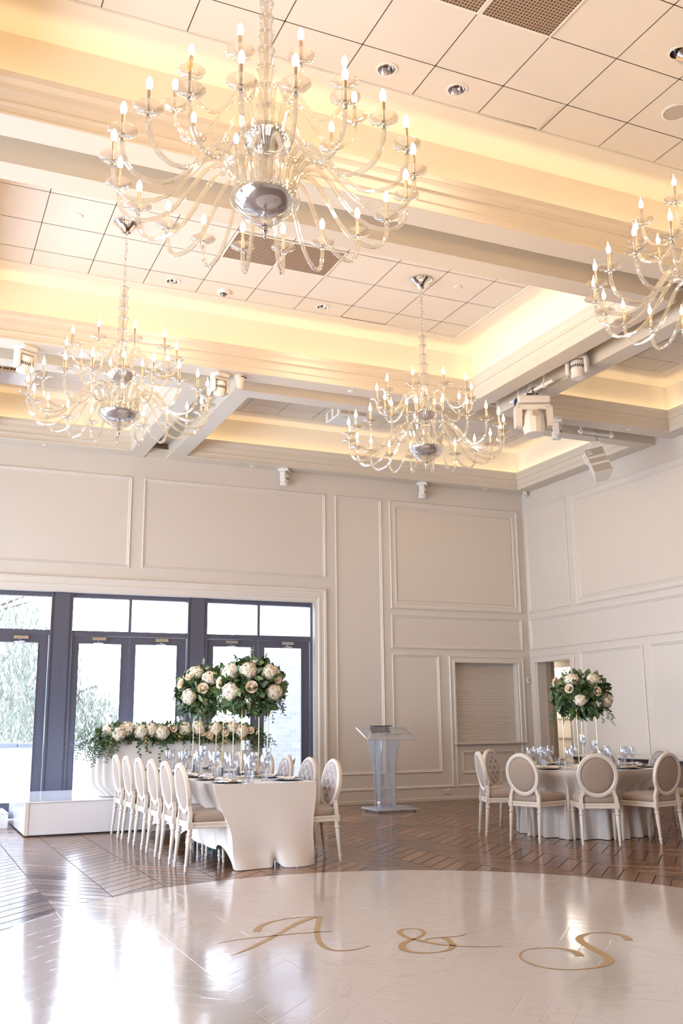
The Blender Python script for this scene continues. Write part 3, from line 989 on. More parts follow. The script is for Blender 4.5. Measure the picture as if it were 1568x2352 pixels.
# ------------------------------------------------------------------ dance floor wrap with its gold initials
DC, DR = (3.2675, 6.0759), 2.9064
df = MB()
n_ = 160
df.add([(DC[0], DC[1], .003)] + [(DC[0] + DR * math.cos(2 * PI * k / n_), DC[1] + DR * math.sin(2 * PI * k / n_), .003) for k in range(n_)] +
       [(DC[0] + DR * math.cos(2 * PI * k / n_), DC[1] + DR * math.sin(2 * PI * k / n_), .0002) for k in range(n_)],
       [(0, 1 + k, 1 + (k + 1) % n_) for k in range(n_)] + [(1 + k, 1 + n_ + k, 1 + n_ + (k + 1) % n_, 1 + (k + 1) % n_) for k in range(n_)])
dfo = df.obj('dance_floor_wrap', M['vinyl'], None, False)
tag(dfo, 'round glossy white marble dance floor wrap with gold initials A & S', 'dance floor')
LETTERS = {'A': [([(2.293, 6.713), (2.318, 6.774), (2.377, 6.87), (2.435, 6.933), (2.507, 6.984), (2.588, 7.021), (2.681, 7.047), (2.762, 7.042), (2.845, 7.022), (2.89, 7.003)], [(2.346, 6.696), (2.373, 6.773), (2.395, 6.818), (2.448, 6.893), (2.508, 6.949), (2.575, 6.985), (2.673, 7.026), (2.756, 7.027), (2.839, 7.007), (2.88, 6.986)]), ([(2.889, 7.0), (2.835, 6.997), (2.753, 6.948), (2.65, 6.859), (2.556, 6.753), (2.46, 6.638), (2.356, 6.527), (2.256, 6.419), (2.162, 6.322), (2.071, 6.229), (1.988, 6.151), (1.949, 6.118)], [(2.882, 6.974), (2.856, 6.961), (2.756, 6.886), (2.65, 6.79), (2.537, 6.67), (2.426, 6.545), (2.321, 6.43), (2.225, 6.332), (2.135, 6.243), (2.056, 6.183), (1.982, 6.133), (1.947, 6.114)]), ([(2.892, 7.006), (2.838, 6.887), (2.782, 6.774), (2.693, 6.585), (2.648, 6.479), (2.61, 6.375), (2.568, 6.247), (2.542, 6.131), (2.534, 6.032), (2.55, 5.97), (2.582, 5.933), (2.634, 5.912), (2.694, 5.911), (2.754, 5.933), (2.805, 5.963), (2.83, 5.978)], [(2.931, 6.993), (2.883, 6.9), (2.828, 6.786), (2.751, 6.621), (2.695, 6.487), (2.651, 6.369), (2.608, 6.25), (2.58, 6.14), (2.571, 6.061), (2.573, 5.994), (2.597, 5.952), (2.644, 5.934), (2.703, 5.931), (2.759, 5.944), (2.806, 5.979), (2.823, 5.987)]), ([(1.977, 6.486), (2.108, 6.528), (2.238, 6.547), (2.346, 6.533), (2.431, 6.542), (2.553, 6.543), (2.663, 6.516), (2.784, 6.493)], [(1.974, 6.476), (2.104, 6.513), (2.231, 6.526), (2.338, 6.512), (2.422, 6.518), (2.544, 6.519), (2.654, 6.495), (2.778, 6.477)])], '&': [([(3.156, 6.254), (3.2, 6.31), (3.251, 6.332), (3.303, 6.329), (3.34, 6.296), (3.355, 6.251), (3.347, 6.199), (3.326, 6.146), (3.291, 6.096), (3.245, 6.055), (3.207, 6.027), (3.126, 5.982), (3.075, 5.939), (3.029, 5.876), (3.002, 5.817), (2.992, 5.751), (3.007, 5.697), (3.052, 5.658), (3.105, 5.636), (3.163, 5.642), (3.213, 5.671), (3.258, 5.72), (3.284, 5.76), (3.314, 5.832), (3.334, 5.911), (3.341, 5.98), (3.342, 5.985)], [(3.203, 6.258), (3.225, 6.294), (3.248, 6.311), (3.297, 6.318), (3.328, 6.285), (3.335, 6.247), (3.32, 6.198), (3.299, 6.154), (3.269, 6.115), (3.222, 6.071), (3.157, 6.02), (3.119, 6.019), (3.063, 5.983), (3.0, 5.915), (2.972, 5.868), (2.95, 5.807), (2.947, 5.738), (2.98, 5.676), (3.039, 5.635), (3.105, 5.618), (3.175, 5.624), (3.24, 5.65), (3.299, 5.704), (3.323, 5.74), (3.353, 5.825), (3.377, 5.915), (3.39, 5.973)]), ([(3.203, 6.258), (3.178, 6.188), (3.167, 6.126), (3.163, 6.054), (3.182, 6.013), (3.205, 5.95), (3.223, 5.878), (3.25, 5.814), (3.29, 5.774), (3.32, 5.734), (3.387, 5.679), (3.466, 5.63), (3.57, 5.59)], [(3.156, 6.254), (3.138, 6.173), (3.129, 6.097), (3.139, 6.029), (3.151, 5.977), (3.175, 5.914), (3.202, 5.851), (3.231, 5.791), (3.274, 5.753), (3.309, 5.716), (3.377, 5.662), (3.457, 5.617), (3.562, 5.579)]), ([(3.214, 5.966), (3.234, 5.981), (3.273, 5.999), (3.348, 5.987), (3.396, 5.978), (3.458, 5.974), (3.508, 5.986), (3.546, 6.016), (3.555, 6.003)], [(3.215, 5.942), (3.237, 5.965), (3.268, 5.98), (3.34, 5.973), (3.388, 5.964), (3.45, 5.959), (3.499, 5.967), (3.524, 5.978), (3.532, 5.977)])], 'S': [([(4.412, 5.358), (4.447, 5.423), (4.458, 5.483), (4.454, 5.546), (4.421, 5.609), (4.374, 5.647), (4.318, 5.658), (4.251, 5.654), (4.178, 5.624), (4.112, 5.566), (4.069, 5.497), (4.031, 5.392), (4.001, 5.276), (3.976, 5.162), (3.948, 5.076), (3.906, 5.01), (3.857, 4.961), (3.791, 4.921), (3.727, 4.903), (3.652, 4.906), (3.596, 4.924), (3.549, 4.955), (3.503, 5.004), (3.476, 5.095), (3.479, 5.202), (3.506, 5.286), (3.541, 5.346), (3.592, 5.4), (3.657, 5.437), (3.729, 5.44), (3.792, 5.414), (3.839, 5.381), (3.858, 5.336), (3.85, 5.27), (3.838, 5.22), (3.815, 5.168)], [(4.359, 5.379), (4.396, 5.435), (4.422, 5.493), (4.421, 5.547), (4.401, 5.6), (4.363, 5.633), (4.317, 5.64), (4.259, 5.623), (4.206, 5.591), (4.159, 5.542), (4.118, 5.473), (4.079, 5.368), (4.055, 5.261), (4.022, 5.139), (3.994, 5.053), (3.95, 4.978), (3.891, 4.923), (3.825, 4.894), (3.743, 4.881), (3.646, 4.891), (3.587, 4.912), (3.535, 4.944), (3.486, 4.994), (3.456, 5.09), (3.464, 5.205), (3.493, 5.292), (3.523, 5.343), (3.581, 5.405), (3.652, 5.446), (3.732, 5.453), (3.802, 5.428), (3.853, 5.393), (3.887, 5.352), (3.905, 5.289), (3.897, 5.224), (3.863, 5.145)])]}
for nm, polys in LETTERS.items():
    lt = MB()
    for L_, R_ in polys:
        vs = [(x, y, .0045) for x, y in L_] + [(x, y, .0045) for x, y in R_]
        k = len(L_)
        lt.add(vs, [(i, i + 1, k + i + 1, k + i) for i in range(k - 1)])
    lt.obj({'A': 'letter_a', '&': 'ampersand', 'S': 'letter_s'}[nm], M['gold_vinyl'], dfo, False)
    bpy.data.objects[{'A': 'letter_a', '&': 'ampersand', 'S': 'letter_s'}[nm]]['label'] = 'gold foil script ' + {'A': 'letter A', '&': 'ampersand', 'S': 'letter S'}[nm]

# ------------------------------------------------------------------ platform and step under the head table
pf = MB().box(1.52, 5.2, 13.45, 15.55, .02, .415).obj('stage_platform', M['white_gloss'], None, False)
tag(pf, 'glossy white low stage platform by the glass doors under the flower covered table', 'platform')
MB().cbox(1.505, 5.215, 13.435, 15.565, .415, .43, .004).obj('platform_top', M['white_gloss'], pf, False)
MB().box(1.515, 1.56, 13.44, 13.452, .02, .415).obj('corner_trim', M['trim'], pf, False)
MB().box(1.56, 5.2, 13.45, 15.5, 0, .02).obj('plinth', M['black_rubber'], pf, False)
s1 = MB().box(.2, 1.44, 14.78, 15.65, 0, .19).obj('platform_step', M['white_gloss'], None, False)
tag(s1, 'low white step beside the left end of the stage platform', 'step')
MB().cbox(.19, 1.445, 14.77, 15.66, .19, .20, .003).obj('step_top', M['white_gloss'], s1, False)

# ------------------------------------------------------------------ clear lectern
lc = thing('acrylic_lectern', 'clear acrylic lectern with slanted top standing alone by the wall', 'lectern', (7.14, 14.36, 0), -.03)
MB().cbox(-.33, .42, -.30, .30, .035, .06, .006).obj('base', M['acrylic_edge'], lc, False)
for x, y in ((-.27, -.25), (.36, -.25), (-.27, .25), (.36, .25)):
    MB().lathe([(.015, 0), (.018, .006), (.018, .03), (.012, .036)], 12, (x, y, 0)).obj('foot', M['steel'], lc)


def fin(sgn):
    pts = []
    prof = [(.06, .0), (.062, .20), (.07, .40), (.082, .60), (.11, .80), (.145, .95), (.17, 1.03), (.17, 1.19)]
    return prof


def upright(x, sgn):
    mb = MB()
    prof = [(-.05, .06), (-.052, .3), (-.06, .5), (-.075, .68), (-.10, .86), (-.14, 1.0), (-.15, 1.05), (-.15, 1.10), (.15, 1.235), (.15, 1.05), (.14, 1.0), (.115, .86), (.09, .68), (.075, .5), (.066, .3), (.064, .06)]
    mb.prism([(u, v) for u, v in prof], x - .008, x + .008, lambda u, v, w: (w, u, v))
    return mb


for x in (-.14, .12):
    upright(x, 1).obj('side_panel', M['acrylic_fin_glare'], lc, False)
pn = MB()
# back panel flaring outwards towards the top, seen from behind the lectern
outl = [(-.14, .06), (-.145, .3), (-.155, .5), (-.175, .70), (-.215, .88), (-.25, .98), (-.255, 1.05), (-.255, 1.22), (.30, 1.22), (.30, 1.05), (.29, .98), (.25, .86), (.205, .70), (.18, .5), (.165, .3), (.16, .06)]
pn.prism(outl, .142, .155, lambda u, v, w: (u, w, v))
pn.obj('front_panel', M['acrylic'], lc, False)
el = MB()
el.tube([(u, .149, v) for u, v in outl[:8]], .007, 6)
el.tube([(u, .149, v) for u, v in outl[8:]], .007, 6)
for x in (-.14, .12):
    el.tube([(x, u, v) for u, v in [(-.05, .06), (-.052, .3), (-.06, .5), (-.075, .68), (-.10, .86), (-.14, 1.0), (-.15, 1.05), (-.15, 1.10)]], .008, 6)
    el.tube([(x, .155, .06), (x, .155, 1.2)], .010, 6)
el.obj('polished_edge', M['acrylic_edge'], lc)
tp = MB()
tp.prism([(-.22, 1.10), (.24, 1.285), (.236, 1.305), (-.226, 1.12)], -.42, .44, lambda u, v, w: (w + (u - .24) * .0, u, v))
tp.obj('sloping_top', M['acrylic'], lc, False)
te = MB()
te.tube([(-.42, -.222, 1.112), (-.42, .24, 1.297), (.44, .24, 1.297), (.44, -.222, 1.112), (-.42, -.222, 1.112)], .009, 6)
te.obj('top_edge', M['acrylic_edge'], lc)
bk = MB().cbox(-.18, .16, .13, .245, 1.312, 1.33, .003).obj('closed_folder', M['black'], None, False)
bk.location = (7.14, 14.36, 0)
bk.rotation_euler = (0, 0, -.03)
tag(bk, 'thin black folder lying on the lectern top', 'folder')

# ------------------------------------------------------------------ round backed dining chair
ch = thing('dining_chair', 'x', 'chair')


def chair_leg(top, foot, rear):
    mb = MB()
    a = Vector(foot); b = Vector(top)
    H = b.z
    prof = [(0, .013), (.045, .016), (.05, .020), (.062, .020), (.067, .015), (.20, .020), (.305, .0245), (.312, .021), (.325, .021), (.335, .029), (.348, .029), (.358, .021), (.368, .024), (.40, .026)]
    pts = []
    for z, r in prof:
        t = min(1, z / .40)
        pts.append((a.lerp(b, t), r))
    n = 12
    vs = []
    for p, r in pts:
        for k in range(n):
            an = 2 * PI * k / n
            vs.append((p.x + r * math.cos(an), p.y + r * math.sin(an), p.z))
    fs = []
    for j in range(len(pts) - 1):
        for k in range(n):
            fs.append((j * n + k, j * n + (k + 1) % n, (j + 1) * n + (k + 1) % n, (j + 1) * n + k))
    fs.append(tuple(range(n - 1, -1, -1)))
    mb.add(vs, fs)
    mb.box(b.x - .027, b.x + .027, b.y - .027, b.y + .027, H - .005, H + .055)
    return mb


SEATW_R, SEATW_F = .20, .24
for sx in (-1, 1):
    chair_leg((sx * SEATW_F, .235, .40), (sx * .235, .245, 0), False).obj('leg', M['chair'], ch, angle=.5)
for sx in (-1, 1):
    chair_leg((sx * SEATW_R, -.235, .40), (sx * .205, -.275, 0), True).obj('leg', M['chair'], ch, angle=.5)
sf = MB()


def trap(i, z):
    return [(-SEATW_R - .02 + i, -.25 + i, z), (SEATW_R + .02 - i, -.25 + i, z), (SEATW_F + .022 - i, .235 - i, z), (.20, .262 - i, z), (0, .275 - i, z), (-.20, .262 - i, z), (-SEATW_F - .022 + i, .235 - i, z)]


def stack(mb, rings):
    n = len(rings[0])
    vs = [p for r in rings for p in r]
    fs = [tuple(range(n - 1, -1, -1)), tuple((len(rings) - 1) * n + k for k in range(n))]
    for j in range(len(rings) - 1):
        for k in range(n):
            fs.append((j * n + k, j * n + (k + 1) % n, (j + 1) * n + (k + 1) % n, (j + 1) * n + k))
    mb.add(vs, fs)


stack(sf, [trap(.006, .395), trap(.0, .40), trap(0, .412), trap(.006, .416), trap(.006, .430), trap(0, .434), trap(0, .448), trap(.01, .455)])
sf.obj('seat_frame', M['chair'], ch, angle=.4)
sc_ = MB()
N = 28


def cushion_ring(s, z):
    out = []
    for k in range(N):
        a = 2 * PI * (k + .5) / N
        c, s_ = math.cos(a), math.sin(a)
        e = .34
        x = math.copysign(abs(c) ** e, c)
        y = math.copysign(abs(s_) ** e, s_)
        w = SEATW_R + (SEATW_F - SEATW_R) * (y + 1) / 2 + .012
        out.append((x * w * s, .01 + y * .245 * s, z))
    return out


stack(sc_, [cushion_ring(.96, .455), cushion_ring(1.0, .470), cushion_ring(1.01, .495), cushion_ring(.985, .520), cushion_ring(.90, .540), cushion_ring(.7, .552), cushion_ring(.35, .558)])
sc_.obj('seat_cushion', M['linen'], ch, angle=1.2)
# oval back, leaning back; built in its own plane then mapped
BC, TILT = (-.262, .765), .16


def bk_map(u, v, w):
    """u sideways, v up in the back's plane, w forward thickness"""
    return (u, BC[0] + v * -math.sin(TILT) + w * math.cos(TILT), BC[1] + v * math.cos(TILT) + w * math.sin(TILT))


bf = MB()
n_ = 40
prof = [(.228, .246, -.022), (.232, .250, -.008), (.232, .250, .012), (.224, .242, .022), (.208, .226, .018), (.200, .218, .024), (.190, .208, .014), (.184, .202, .0), (.186, .204, -.016), (.200, .218, -.024)]
vs = []
for a_, b2, w in prof:
    for k in range(n_):
        t = 2 * PI * k / n_
        vs.append(bk_map(a_ * math.cos(t), b2 * math.sin(t), w))
fs = []
P_ = len(prof)
for j in range(P_):
    for k in range(n_):
        fs.append((j * n_ + k, j * n_ + (k + 1) % n_, ((j + 1) % P_) * n_ + (k + 1) % n_, ((j + 1) % P_) * n_ + k))
bf.add(vs, fs)
bf.obj('back_frame', M['chair'], ch, angle=.5)
for sx in (-1, 1):
    st = MB()
    p0 = Vector((sx * SEATW_R, -.240, .44)); p1 = Vector((sx * .195, -.232, .52)); 
    q1 = Vector(bk_map(sx * .165, -.165, 0)); q2 = Vector(bk_map(sx * .205, -.08, 0))
    pts = [p0, p1, Vector((sx * .176, -.236, .57)), q1, q2]
    for i in range(len(pts) - 1):
        st.bar(pts[i] - (pts[i + 1] - pts[i]) * .06, pts[i + 1] + (pts[i + 1] - pts[i]) * .06, .042 - .003 * i, .034, up=(0, 1, 0))
    st.obj('back_post', M['chair'], ch, False)
# upholstered back: tufted in front, plain behind


def pad(front):
    mb = MB()
    nr, na = 14, 44
    A, B2 = .190, .208
    btn = [(0, .13), (-.07, .075), (.07, .075), (-.115, .0), (0, .0), (.115, .0), (-.07, -.075), (.07, -.075), (0, -.135)]
    vs = []
    for i in range(nr + 1):
        r = i / nr
        for k in range(na):
            t = 2 * PI * k / na
            u, v = A * r * math.cos(t), B2 * r * math.sin(t)
            w = .034 * (1 - r ** 4) ** .6 + .002 if r < 1 else 0
            if front:
                w = .042 * (1 - r ** 4) ** .6
                for bx, by in btn:
                    d2 = (u - bx) ** 2 + (v - by) ** 2
                    w -= .030 * math.exp(-d2 / .00042) + .010 * math.exp(-d2 / .0022)
                w = max(w, .0)
                vs.append(bk_map(u, v, w + .002))
            else:
                vs.append(bk_map(u, v, -w * .8 - .002))
    fs = []
    for i in range(nr):
        for k in range(na):
            f = (i * na + k, (i + 1) * na + k, (i + 1) * na + (k + 1) % na, i * na + (k + 1) % na)
            fs.append(f if not front else f[::-1])
    mb.add(vs, fs)
    if front:
        for bx, by in btn:
            c = bk_map(bx, by, .010)
            mb.lathe([(.0, -.004), (.009, -.002), (.010, .002), (.006, .005), (0, .006)], 10, c, cap=False, M4=Matrix.Rotation(-PI / 2, 4, 'X'))
    return mb


pad(True).obj('tufted_cushion', M['tuft'], ch, angle=1.5)
pad(False).obj('back_panel', M['linen'], ch, angle=1.5)
CH = None
bpy.context.view_layer.update()
CH = tree_of(ch)

GL = 'round backed dining chairs at the long table'
ysl = [9.81, 10.43, 11.05, 11.72, 12.42, 13.08]
for i, y in enumerate(ysl):
    place(CH, (2.865, y, 0), -PI / 2, 'linen backed chair on the window side of the long table, %s from the near end' % ORD[i], GL)
for i, y in enumerate([9.80, 10.46, 11.2, 11.86, 12.48, 13.08]):
    place(CH, (3.945, y, 0), PI / 2 + (.05 if i == 1 else 0), 'tufted chair on the wall side of the long table, %s from the near end' % ORD[i], GL)
GR = 'round backed dining chairs at the round table'
TC = (7.98, 10.45)
desc = {160: 'leftmost at the round table, turned sideways', 200: 'seen from behind at the round table, left of the central one',
        240: 'seen straight from behind at the round table, below the tall flowers', 280: 'seen from behind at the round table, right of the central one',
        320: 'at the round table, mostly cut off by the right frame edge', 0: 'showing its tufted front over the far right tabletop',
        40: 'mostly hidden behind the candle vases of the round table', 80: 'behind the round table, left of its gold flower stand',
        120: 'showing its front beside the leftmost chair'}
for a in range(0, 360, 40):
    t = math.radians(a)
    rr = 1.02 + (.02 if a in (160, 280) else 0)
    place(CH, (TC[0] + rr * math.cos(t), TC[1] + rr * math.sin(t), 0), t + PI / 2, 'oval backed dining chair ' + desc[a], GR)
drop(CH)

# ------------------------------------------------------------------ glass chandeliers
def bez(p0, p1, p2, p3, n):
    out = []
    for i in range(n + 1):
        t = i / n
        a = (1 - t) ** 3; b = 3 * t * (1 - t) ** 2; c = 3 * t * t * (1 - t); d = t ** 3
        out.append(tuple(a * p0[k] + b * p1[k] + c * p2[k] + d * p3[k] for k in range(3)))
    return out


def arm_mesh(r0, z0, rtop, ztop, rlow, zlow, r1, z1, rad):
    A = bez((r0, 0, z0), (r0 + .01, 0, z0 + .5 * (ztop - z0)), (rtop - .35 * (rtop - r0) * 2, 0, ztop), (rtop, 0, ztop), 8)
    B = bez((rtop, 0, ztop), (rtop + .30 * (rlow - rtop), 0, ztop + .002), (rlow - .55 * (rlow - rtop), 0, zlow), (rlow, 0, zlow), 9)
    C_ = bez((rlow, 0, zlow), (rlow + .75 * (r1 - rlow), 0, zlow), (r1, 0, zlow + .35 * (z1 - zlow)), (r1, 0, z1 - .035), 9)
    pts = A + B[1:] + C_[1:]
    mb = MB()
    mb.tube(pts, rad, 8)
    return mb


# shared meshes of the small glass pieces
pan = MB().lathe([(.008, -.018), (.020, -.016), (.024, -.006), (.014, .0), (.045, .008), (.078, .018), (.084, .022), (.080, .024), (.045, .013), (.012, .006)], 28).mesh('drip_pan', M['crystal_thin'])
cup = MB().lathe([(.013, -.04), (.015, -.036), (.015, -.024), (.010, -.02)], 12).mesh('collar', M['chrome'])
slv = MB().lathe([(.011, .004), (.0105, .125), (.008, .128)], 12).mesh('candle_sleeve', M['candle'])
blb_flame = MB().lathe([(.008, .126), (.013, .136), (.0165, .150), (.0165, .165), (.011, .182), (.005, .196), (.0025, .208), (.0012, .222)], 12).mesh('bulb', M['bulb'])
blb_torp = MB().lathe([(.009, .126), (.015, .138), (.0185, .155), (.0185, .170), (.014, .188), (.007, .202), (.001, .209)], 12).mesh('bulb', M['bulb'])
blb_off = blb_torp.copy(); blb_off.materials.clear(); blb_off.materials.append(M['bulb_off'])
armL = arm_mesh(.17, 4.49, .30, 4.735, .73, 4.385, .90, 4.62, .0145).mesh('arm', M['crystal'])
armU = arm_mesh(.10, 4.93, .19, 5.155, .43, 4.895, .555, 5.07, .0125).mesh('arm', M['crystal'])


def ob(name, me, parent, loc=(0, 0, 0), rz=0):
    o = bpy.data.objects.new(name, me)
    o.parent = parent
    o.location = loc
    o.rotation_euler = (0, 0, rz)
    col.objects.link(o)
    return o


def chandelier(label, x, y, ph, flame, off=None):
    t = thing('chandelier', label, 'chandelier', (x, y, ZT), 0, None)
    D = -ZT

    def P(mb, name, m, parent=t, **k):
        o = mb.obj(name, m, parent, **k)
        o.location = (0, 0, D)
        return o
    P(MB().lathe([(.135, 6.598), (.138, 6.585), (.12, 6.57), (.085, 6.545), (.06, 6.51), (.045, 6.485), (.02, 6.475), (.012, 6.455)], 32), 'canopy', M['chrome'])
    c = MB()
    z = 6.455
    i = 0
    while z > 5.87:
        pts = []
        for k in range(13):
            a = 2 * PI * k / 12
            u = .012 * math.cos(a); v = .026 * math.sin(a)
            pts.append((u, 0, z - .026 + v) if i % 2 else (0, u, z - .026 + v))
        c.tube(pts, .0042, 6, cap=False)
        z -= .043; i += 1
    P(c, 'chain', M['chrome'])
    w = MB().tube([(.012, 0, 6.45), (.018, .01, 6.3), (.008, -.01, 6.15), (.016, 0, 6.0), (.006, 0, 5.86)], .002, 5)
    P(w, 'flex', M['white_plastic'])
    P(MB().lathe([(.014, 5.88), (.014, 4.3)], 12), 'stem', M['chrome'])
    zc = 5.865
    for k in range(7):
        h = .108 + .006 * k
        s = .82 + .05 * k if k < 4 else 1.0
        prof = [(.020, zc - h), (.034 * s, zc - h + .004), (.050 * s, zc - .03), (.052 * s, zc - .014), (.060 * s, zc - .010), (.060 * s, zc - .003), (.03, zc)]
        P(MB().lathe(prof, 24), 'glass_cup', M['crystal_thin'])
        zc -= h
    # upper bowl, ribbed silver inside clear glass
    P(MB().lathe([(.03, 4.78), (.07, 4.80), (.12, 4.85), (.152, 4.905), (.155, 4.925), (.14, 4.935), (.05, 4.94)], 36), 'upper_bowl', M['crystal_thin'])
    rb = MB()
    vs = []; fs = []
    prof = [(.012, 4.82), (.06, 4.832), (.10, 4.862), (.13, 4.905), (.132, 4.915), (.02, 4.925)]
    n = 72
    for r, z in prof:
        for k in range(n):
            q = r * (1 + (.06 if k % 2 else -.02)) if 4.83 < z < 4.91 else r
            vs.append((q * math.cos(2 * PI * k / n), q * math.sin(2 * PI * k / n), z))
    for j in range(len(prof) - 1):
        for k in range(n):
            fs.append((j * n + k, j * n + (k + 1) % n, (j + 1) * n + (k + 1) % n, (j + 1) * n + k))
    rb.add(vs, fs)
    P(rb, 'ribbed_dish', M['mirror_bowl'], angle=.3)
    P(MB().lathe([(.02, 4.52), (.05, 4.53), (.038, 4.56), (.045, 4.62), (.062, 4.68), (.05, 4.74), (.06, 4.77), (.03, 4.79)], 28), 'glass_baluster', M['crystal_thin'])
    P(MB().lathe([(.012, 4.315), (.06, 4.33), (.15, 4.40), (.20, 4.455), (.212, 4.485), (.206, 4.51), (.19, 4.525)], 44, cap=False), 'lower_bowl', M['crystal_thin'])
    P(MB().lathe([(.001, 4.405), (.05, 4.408), (.12, 4.43), (.165, 4.465), (.180, 4.500), (.178, 4.512), (.03, 4.52)], 44), 'silvered_dish', M['mirror_bowl'])
    P(MB().lathe([(.012, 4.42), (.006, 4.40), (.006, 4.33), (.016, 4.322), (.022, 4.314), (.012, 4.308), (.020, 4.29), (.021, 4.28), (.010, 4.262), (.009, 4.252), (.006, 4.248), (.008, 4.240), (.001, 4.232)], 16), 'finial', M['chrome'])
    for (nn, me, r1, z1, p) in ((20, armL, .90, 4.62, ph), (10, armU, .555, 5.07, ph + .19)):
        for k in range(nn):
            a = p + 2 * PI * k / nn
            ar = ob('arm', me, t, (0, 0, D), a)
            ob('drip_pan', pan, ar, (r1, 0, z1))
            ob('collar', cup, ar, (r1, 0, z1))
            ob('candle_sleeve', slv, ar, (r1, 0, z1))
            isoff = off is not None and nn == 20 and k == off
            ob('bulb', blb_off if isoff else (blb_flame if flame else blb_torp), ar, (r1, 0, z1), k)
    return t


chandelier('largest glass chandelier across the top of the picture, with smooth oval bulbs', 1.76, 5.04, .15, False, 12)
chandelier('glass chandelier hanging nearest the projector by the left edge, in front of the double beam', 1.77, 9.50, .15, True)
chandelier('smallest looking glass chandelier hanging whole between the centre coffer tiles and the moving spotlights', 5.30, 9.48, .02, True)
chandelier('glass chandelier cut off by the right edge, only its left half showing', 5.37, 5.04, .15, True)

# ------------------------------------------------------------------ ceiling fittings
k_ = 0


def vent(x0, x1, y0, y1, lab):
    t = thing('air_vent', lab, 'air vent', ((x0 + x1) / 2, (y0 + y1) / 2, ZT))
    a, b = (x1 - x0) / 2 - .006, (y1 - y0) / 2 - .006
    MB().box(-a, a, -b, b, -.012, -.002).obj('grille', M['grille'], t, False)
    fr = MB()
    fr.frame(-a - .004, a + .004, -b - .004, b + .004, [(0, 0), (0, -.016), (.018, -.016), (.018, -.01)], lambda u, v, h: (u, v, h))
    fr.obj('frame', M['tray'], t, False)


p = tile_p
vent(3.545, 3.545 + p, 5.345 - p, 5.345, 'brown egg crate ceiling vent at the very top, the fuller of the two')
vent(3.545 - p, 3.545, 5.345 - p, 5.345, 'brown egg crate ceiling vent at the very top, mostly cut off by the frame')
vent(3.545 - p, 3.545, 9.18, 9.83, 'brown egg crate ceiling vent behind the largest chandelier, its left one')
vent(3.545, 3.545 + p, 9.18, 9.83, 'brown egg crate ceiling vent behind the largest chandelier, its right one')


def downlight(x, y, lab, on=True):
    t = thing('downlight', lab, 'downlight', (x, y, ZT))
    MB().lathe([(.092, 0), (.092, -.006), (.072, -.008), (.070, -.002)], 32, cap=False).obj('trim_ring', M['tray'], t)
    MB().lathe([(.070, -.003), (.064, .02), (.048, .045), (.02, .052)], 32, cap=False).obj('reflector', M['mirror_bowl'], t)
    MB().lathe([(.018, .048), (.02, .058), (.001, .059)], 16).obj('lamp', M['lens'], t)
    d = bpy.data.lights.new('downlight_fill', 'SPOT')  # fill light added to the room; the fitting itself is unlit
    d.energy = DOWN_FILL; d.spot_size = 2.4; d.spot_blend = .8; d.shadow_soft_size = .05; d.color = (1, .82, .62)
    o = bpy.data.objects.new('downlight_fill', d)
    o.location = (0, 0, -.02)
    o.parent = t
    col.objects.link(o)


DL = [(3.20, 6.19, 'polished downlight near the top, left of another one beside the big chandelier'),
      (3.86, 6.19, 'polished downlight near the top, between another downlight and the dropped ceiling tile'),
      (5.26, 5.09, 'polished downlight cut by the right edge above the round ceiling speaker'),
      (2.56, 10.67, 'small downlight in the middle coffer, left of the smoke detector'),
      (4.51, 10.66, 'small downlight in the middle coffer, right of the smoke detector'),
      (8.5, 13.6, 'small downlight in the far coffer beside the small chandelier'),
      (9.2, 9.3, 'small downlight in the right coffer, partly hidden by a beam'),
      (.6, 5.1, 'downlight over the window side of the near coffer'), (.9, 13.4, 'downlight in the far left coffer')]
for d in DL[:7]:
    downlight(*d)


def disc(x, y, z, lab, r=.042):
    o = MB().lathe([(r, 0), (r, -.008), (r * .9, -.012), (.001, -.013)], 28).obj('sprinkler_cover', M['white_plastic'], None)
    o.location = (x, y, z)
    tag(o, lab, 'sprinkler cover')
    MB().lathe([(r * .8, -.0135), (.001, -.0136)], 20, cap=False).obj('cap', M['tray'], o)


disc(5.27, 15.69, ZS, 'round white sprinkler cover on the far beam, left of the two wall spotlights')
disc(10.06, 15.66, ZS, 'round white sprinkler cover on the far beam near the room corner')
disc(1.75, 15.66, ZS, 'round white sprinkler cover on the far beam above the windows at left')
disc(3.52, 6.95, ZS, 'round white sprinkler cover on the near beam behind the big chandelier arms')
disc(10.02, 11.42, ZS, 'round white sprinkler cover on the beam above the hanging loudspeaker')
disc(1.70, 11.44, ZS, 'round white sprinkler cover on the beam behind the left chandelier')
disc(5.24, 11.42, ZS, 'round white sprinkler cover on the beam behind the small chandelier')
disc(1.26, 9.54, ZT, 'round white sprinkler cover on tiles left of the left chandelier canopy', .055)
disc(5.81, 9.48, ZT, 'round white sprinkler cover on tiles right of the small chandelier canopy', .05)
sd = thing('smoke_detector', 'white smoke detector on the middle coffer tiles between two downlights', 'smoke detector', (3.21, 10.71, ZT))
MB().lathe([(.085, 0), (.085, -.012), (.072, -.03), (.05, -.034), (.045, -.02)], 28).obj('body', M['white_plastic'], sd)
MB().lathe([(.03, -.02), (.035, -.04), (.02, -.06), (.001, -.065)], 16).obj('sensor', M['lens'], sd)
cs_ = thing('ceiling_speaker', 'round mesh ceiling speaker at the upper right edge', 'speaker', (5.79, 5.70, ZT))
MB().lathe([(.125, 0), (.125, -.008), (.11, -.012), (.11, -.006)], 36, cap=False).obj('rim', M['white_plastic'], cs_)
MB().lathe([(.11, -.006), (.05, -.010), (.001, -.011)], 36, cap=False).obj('mesh_cover', M['speaker_cloth'], cs_)


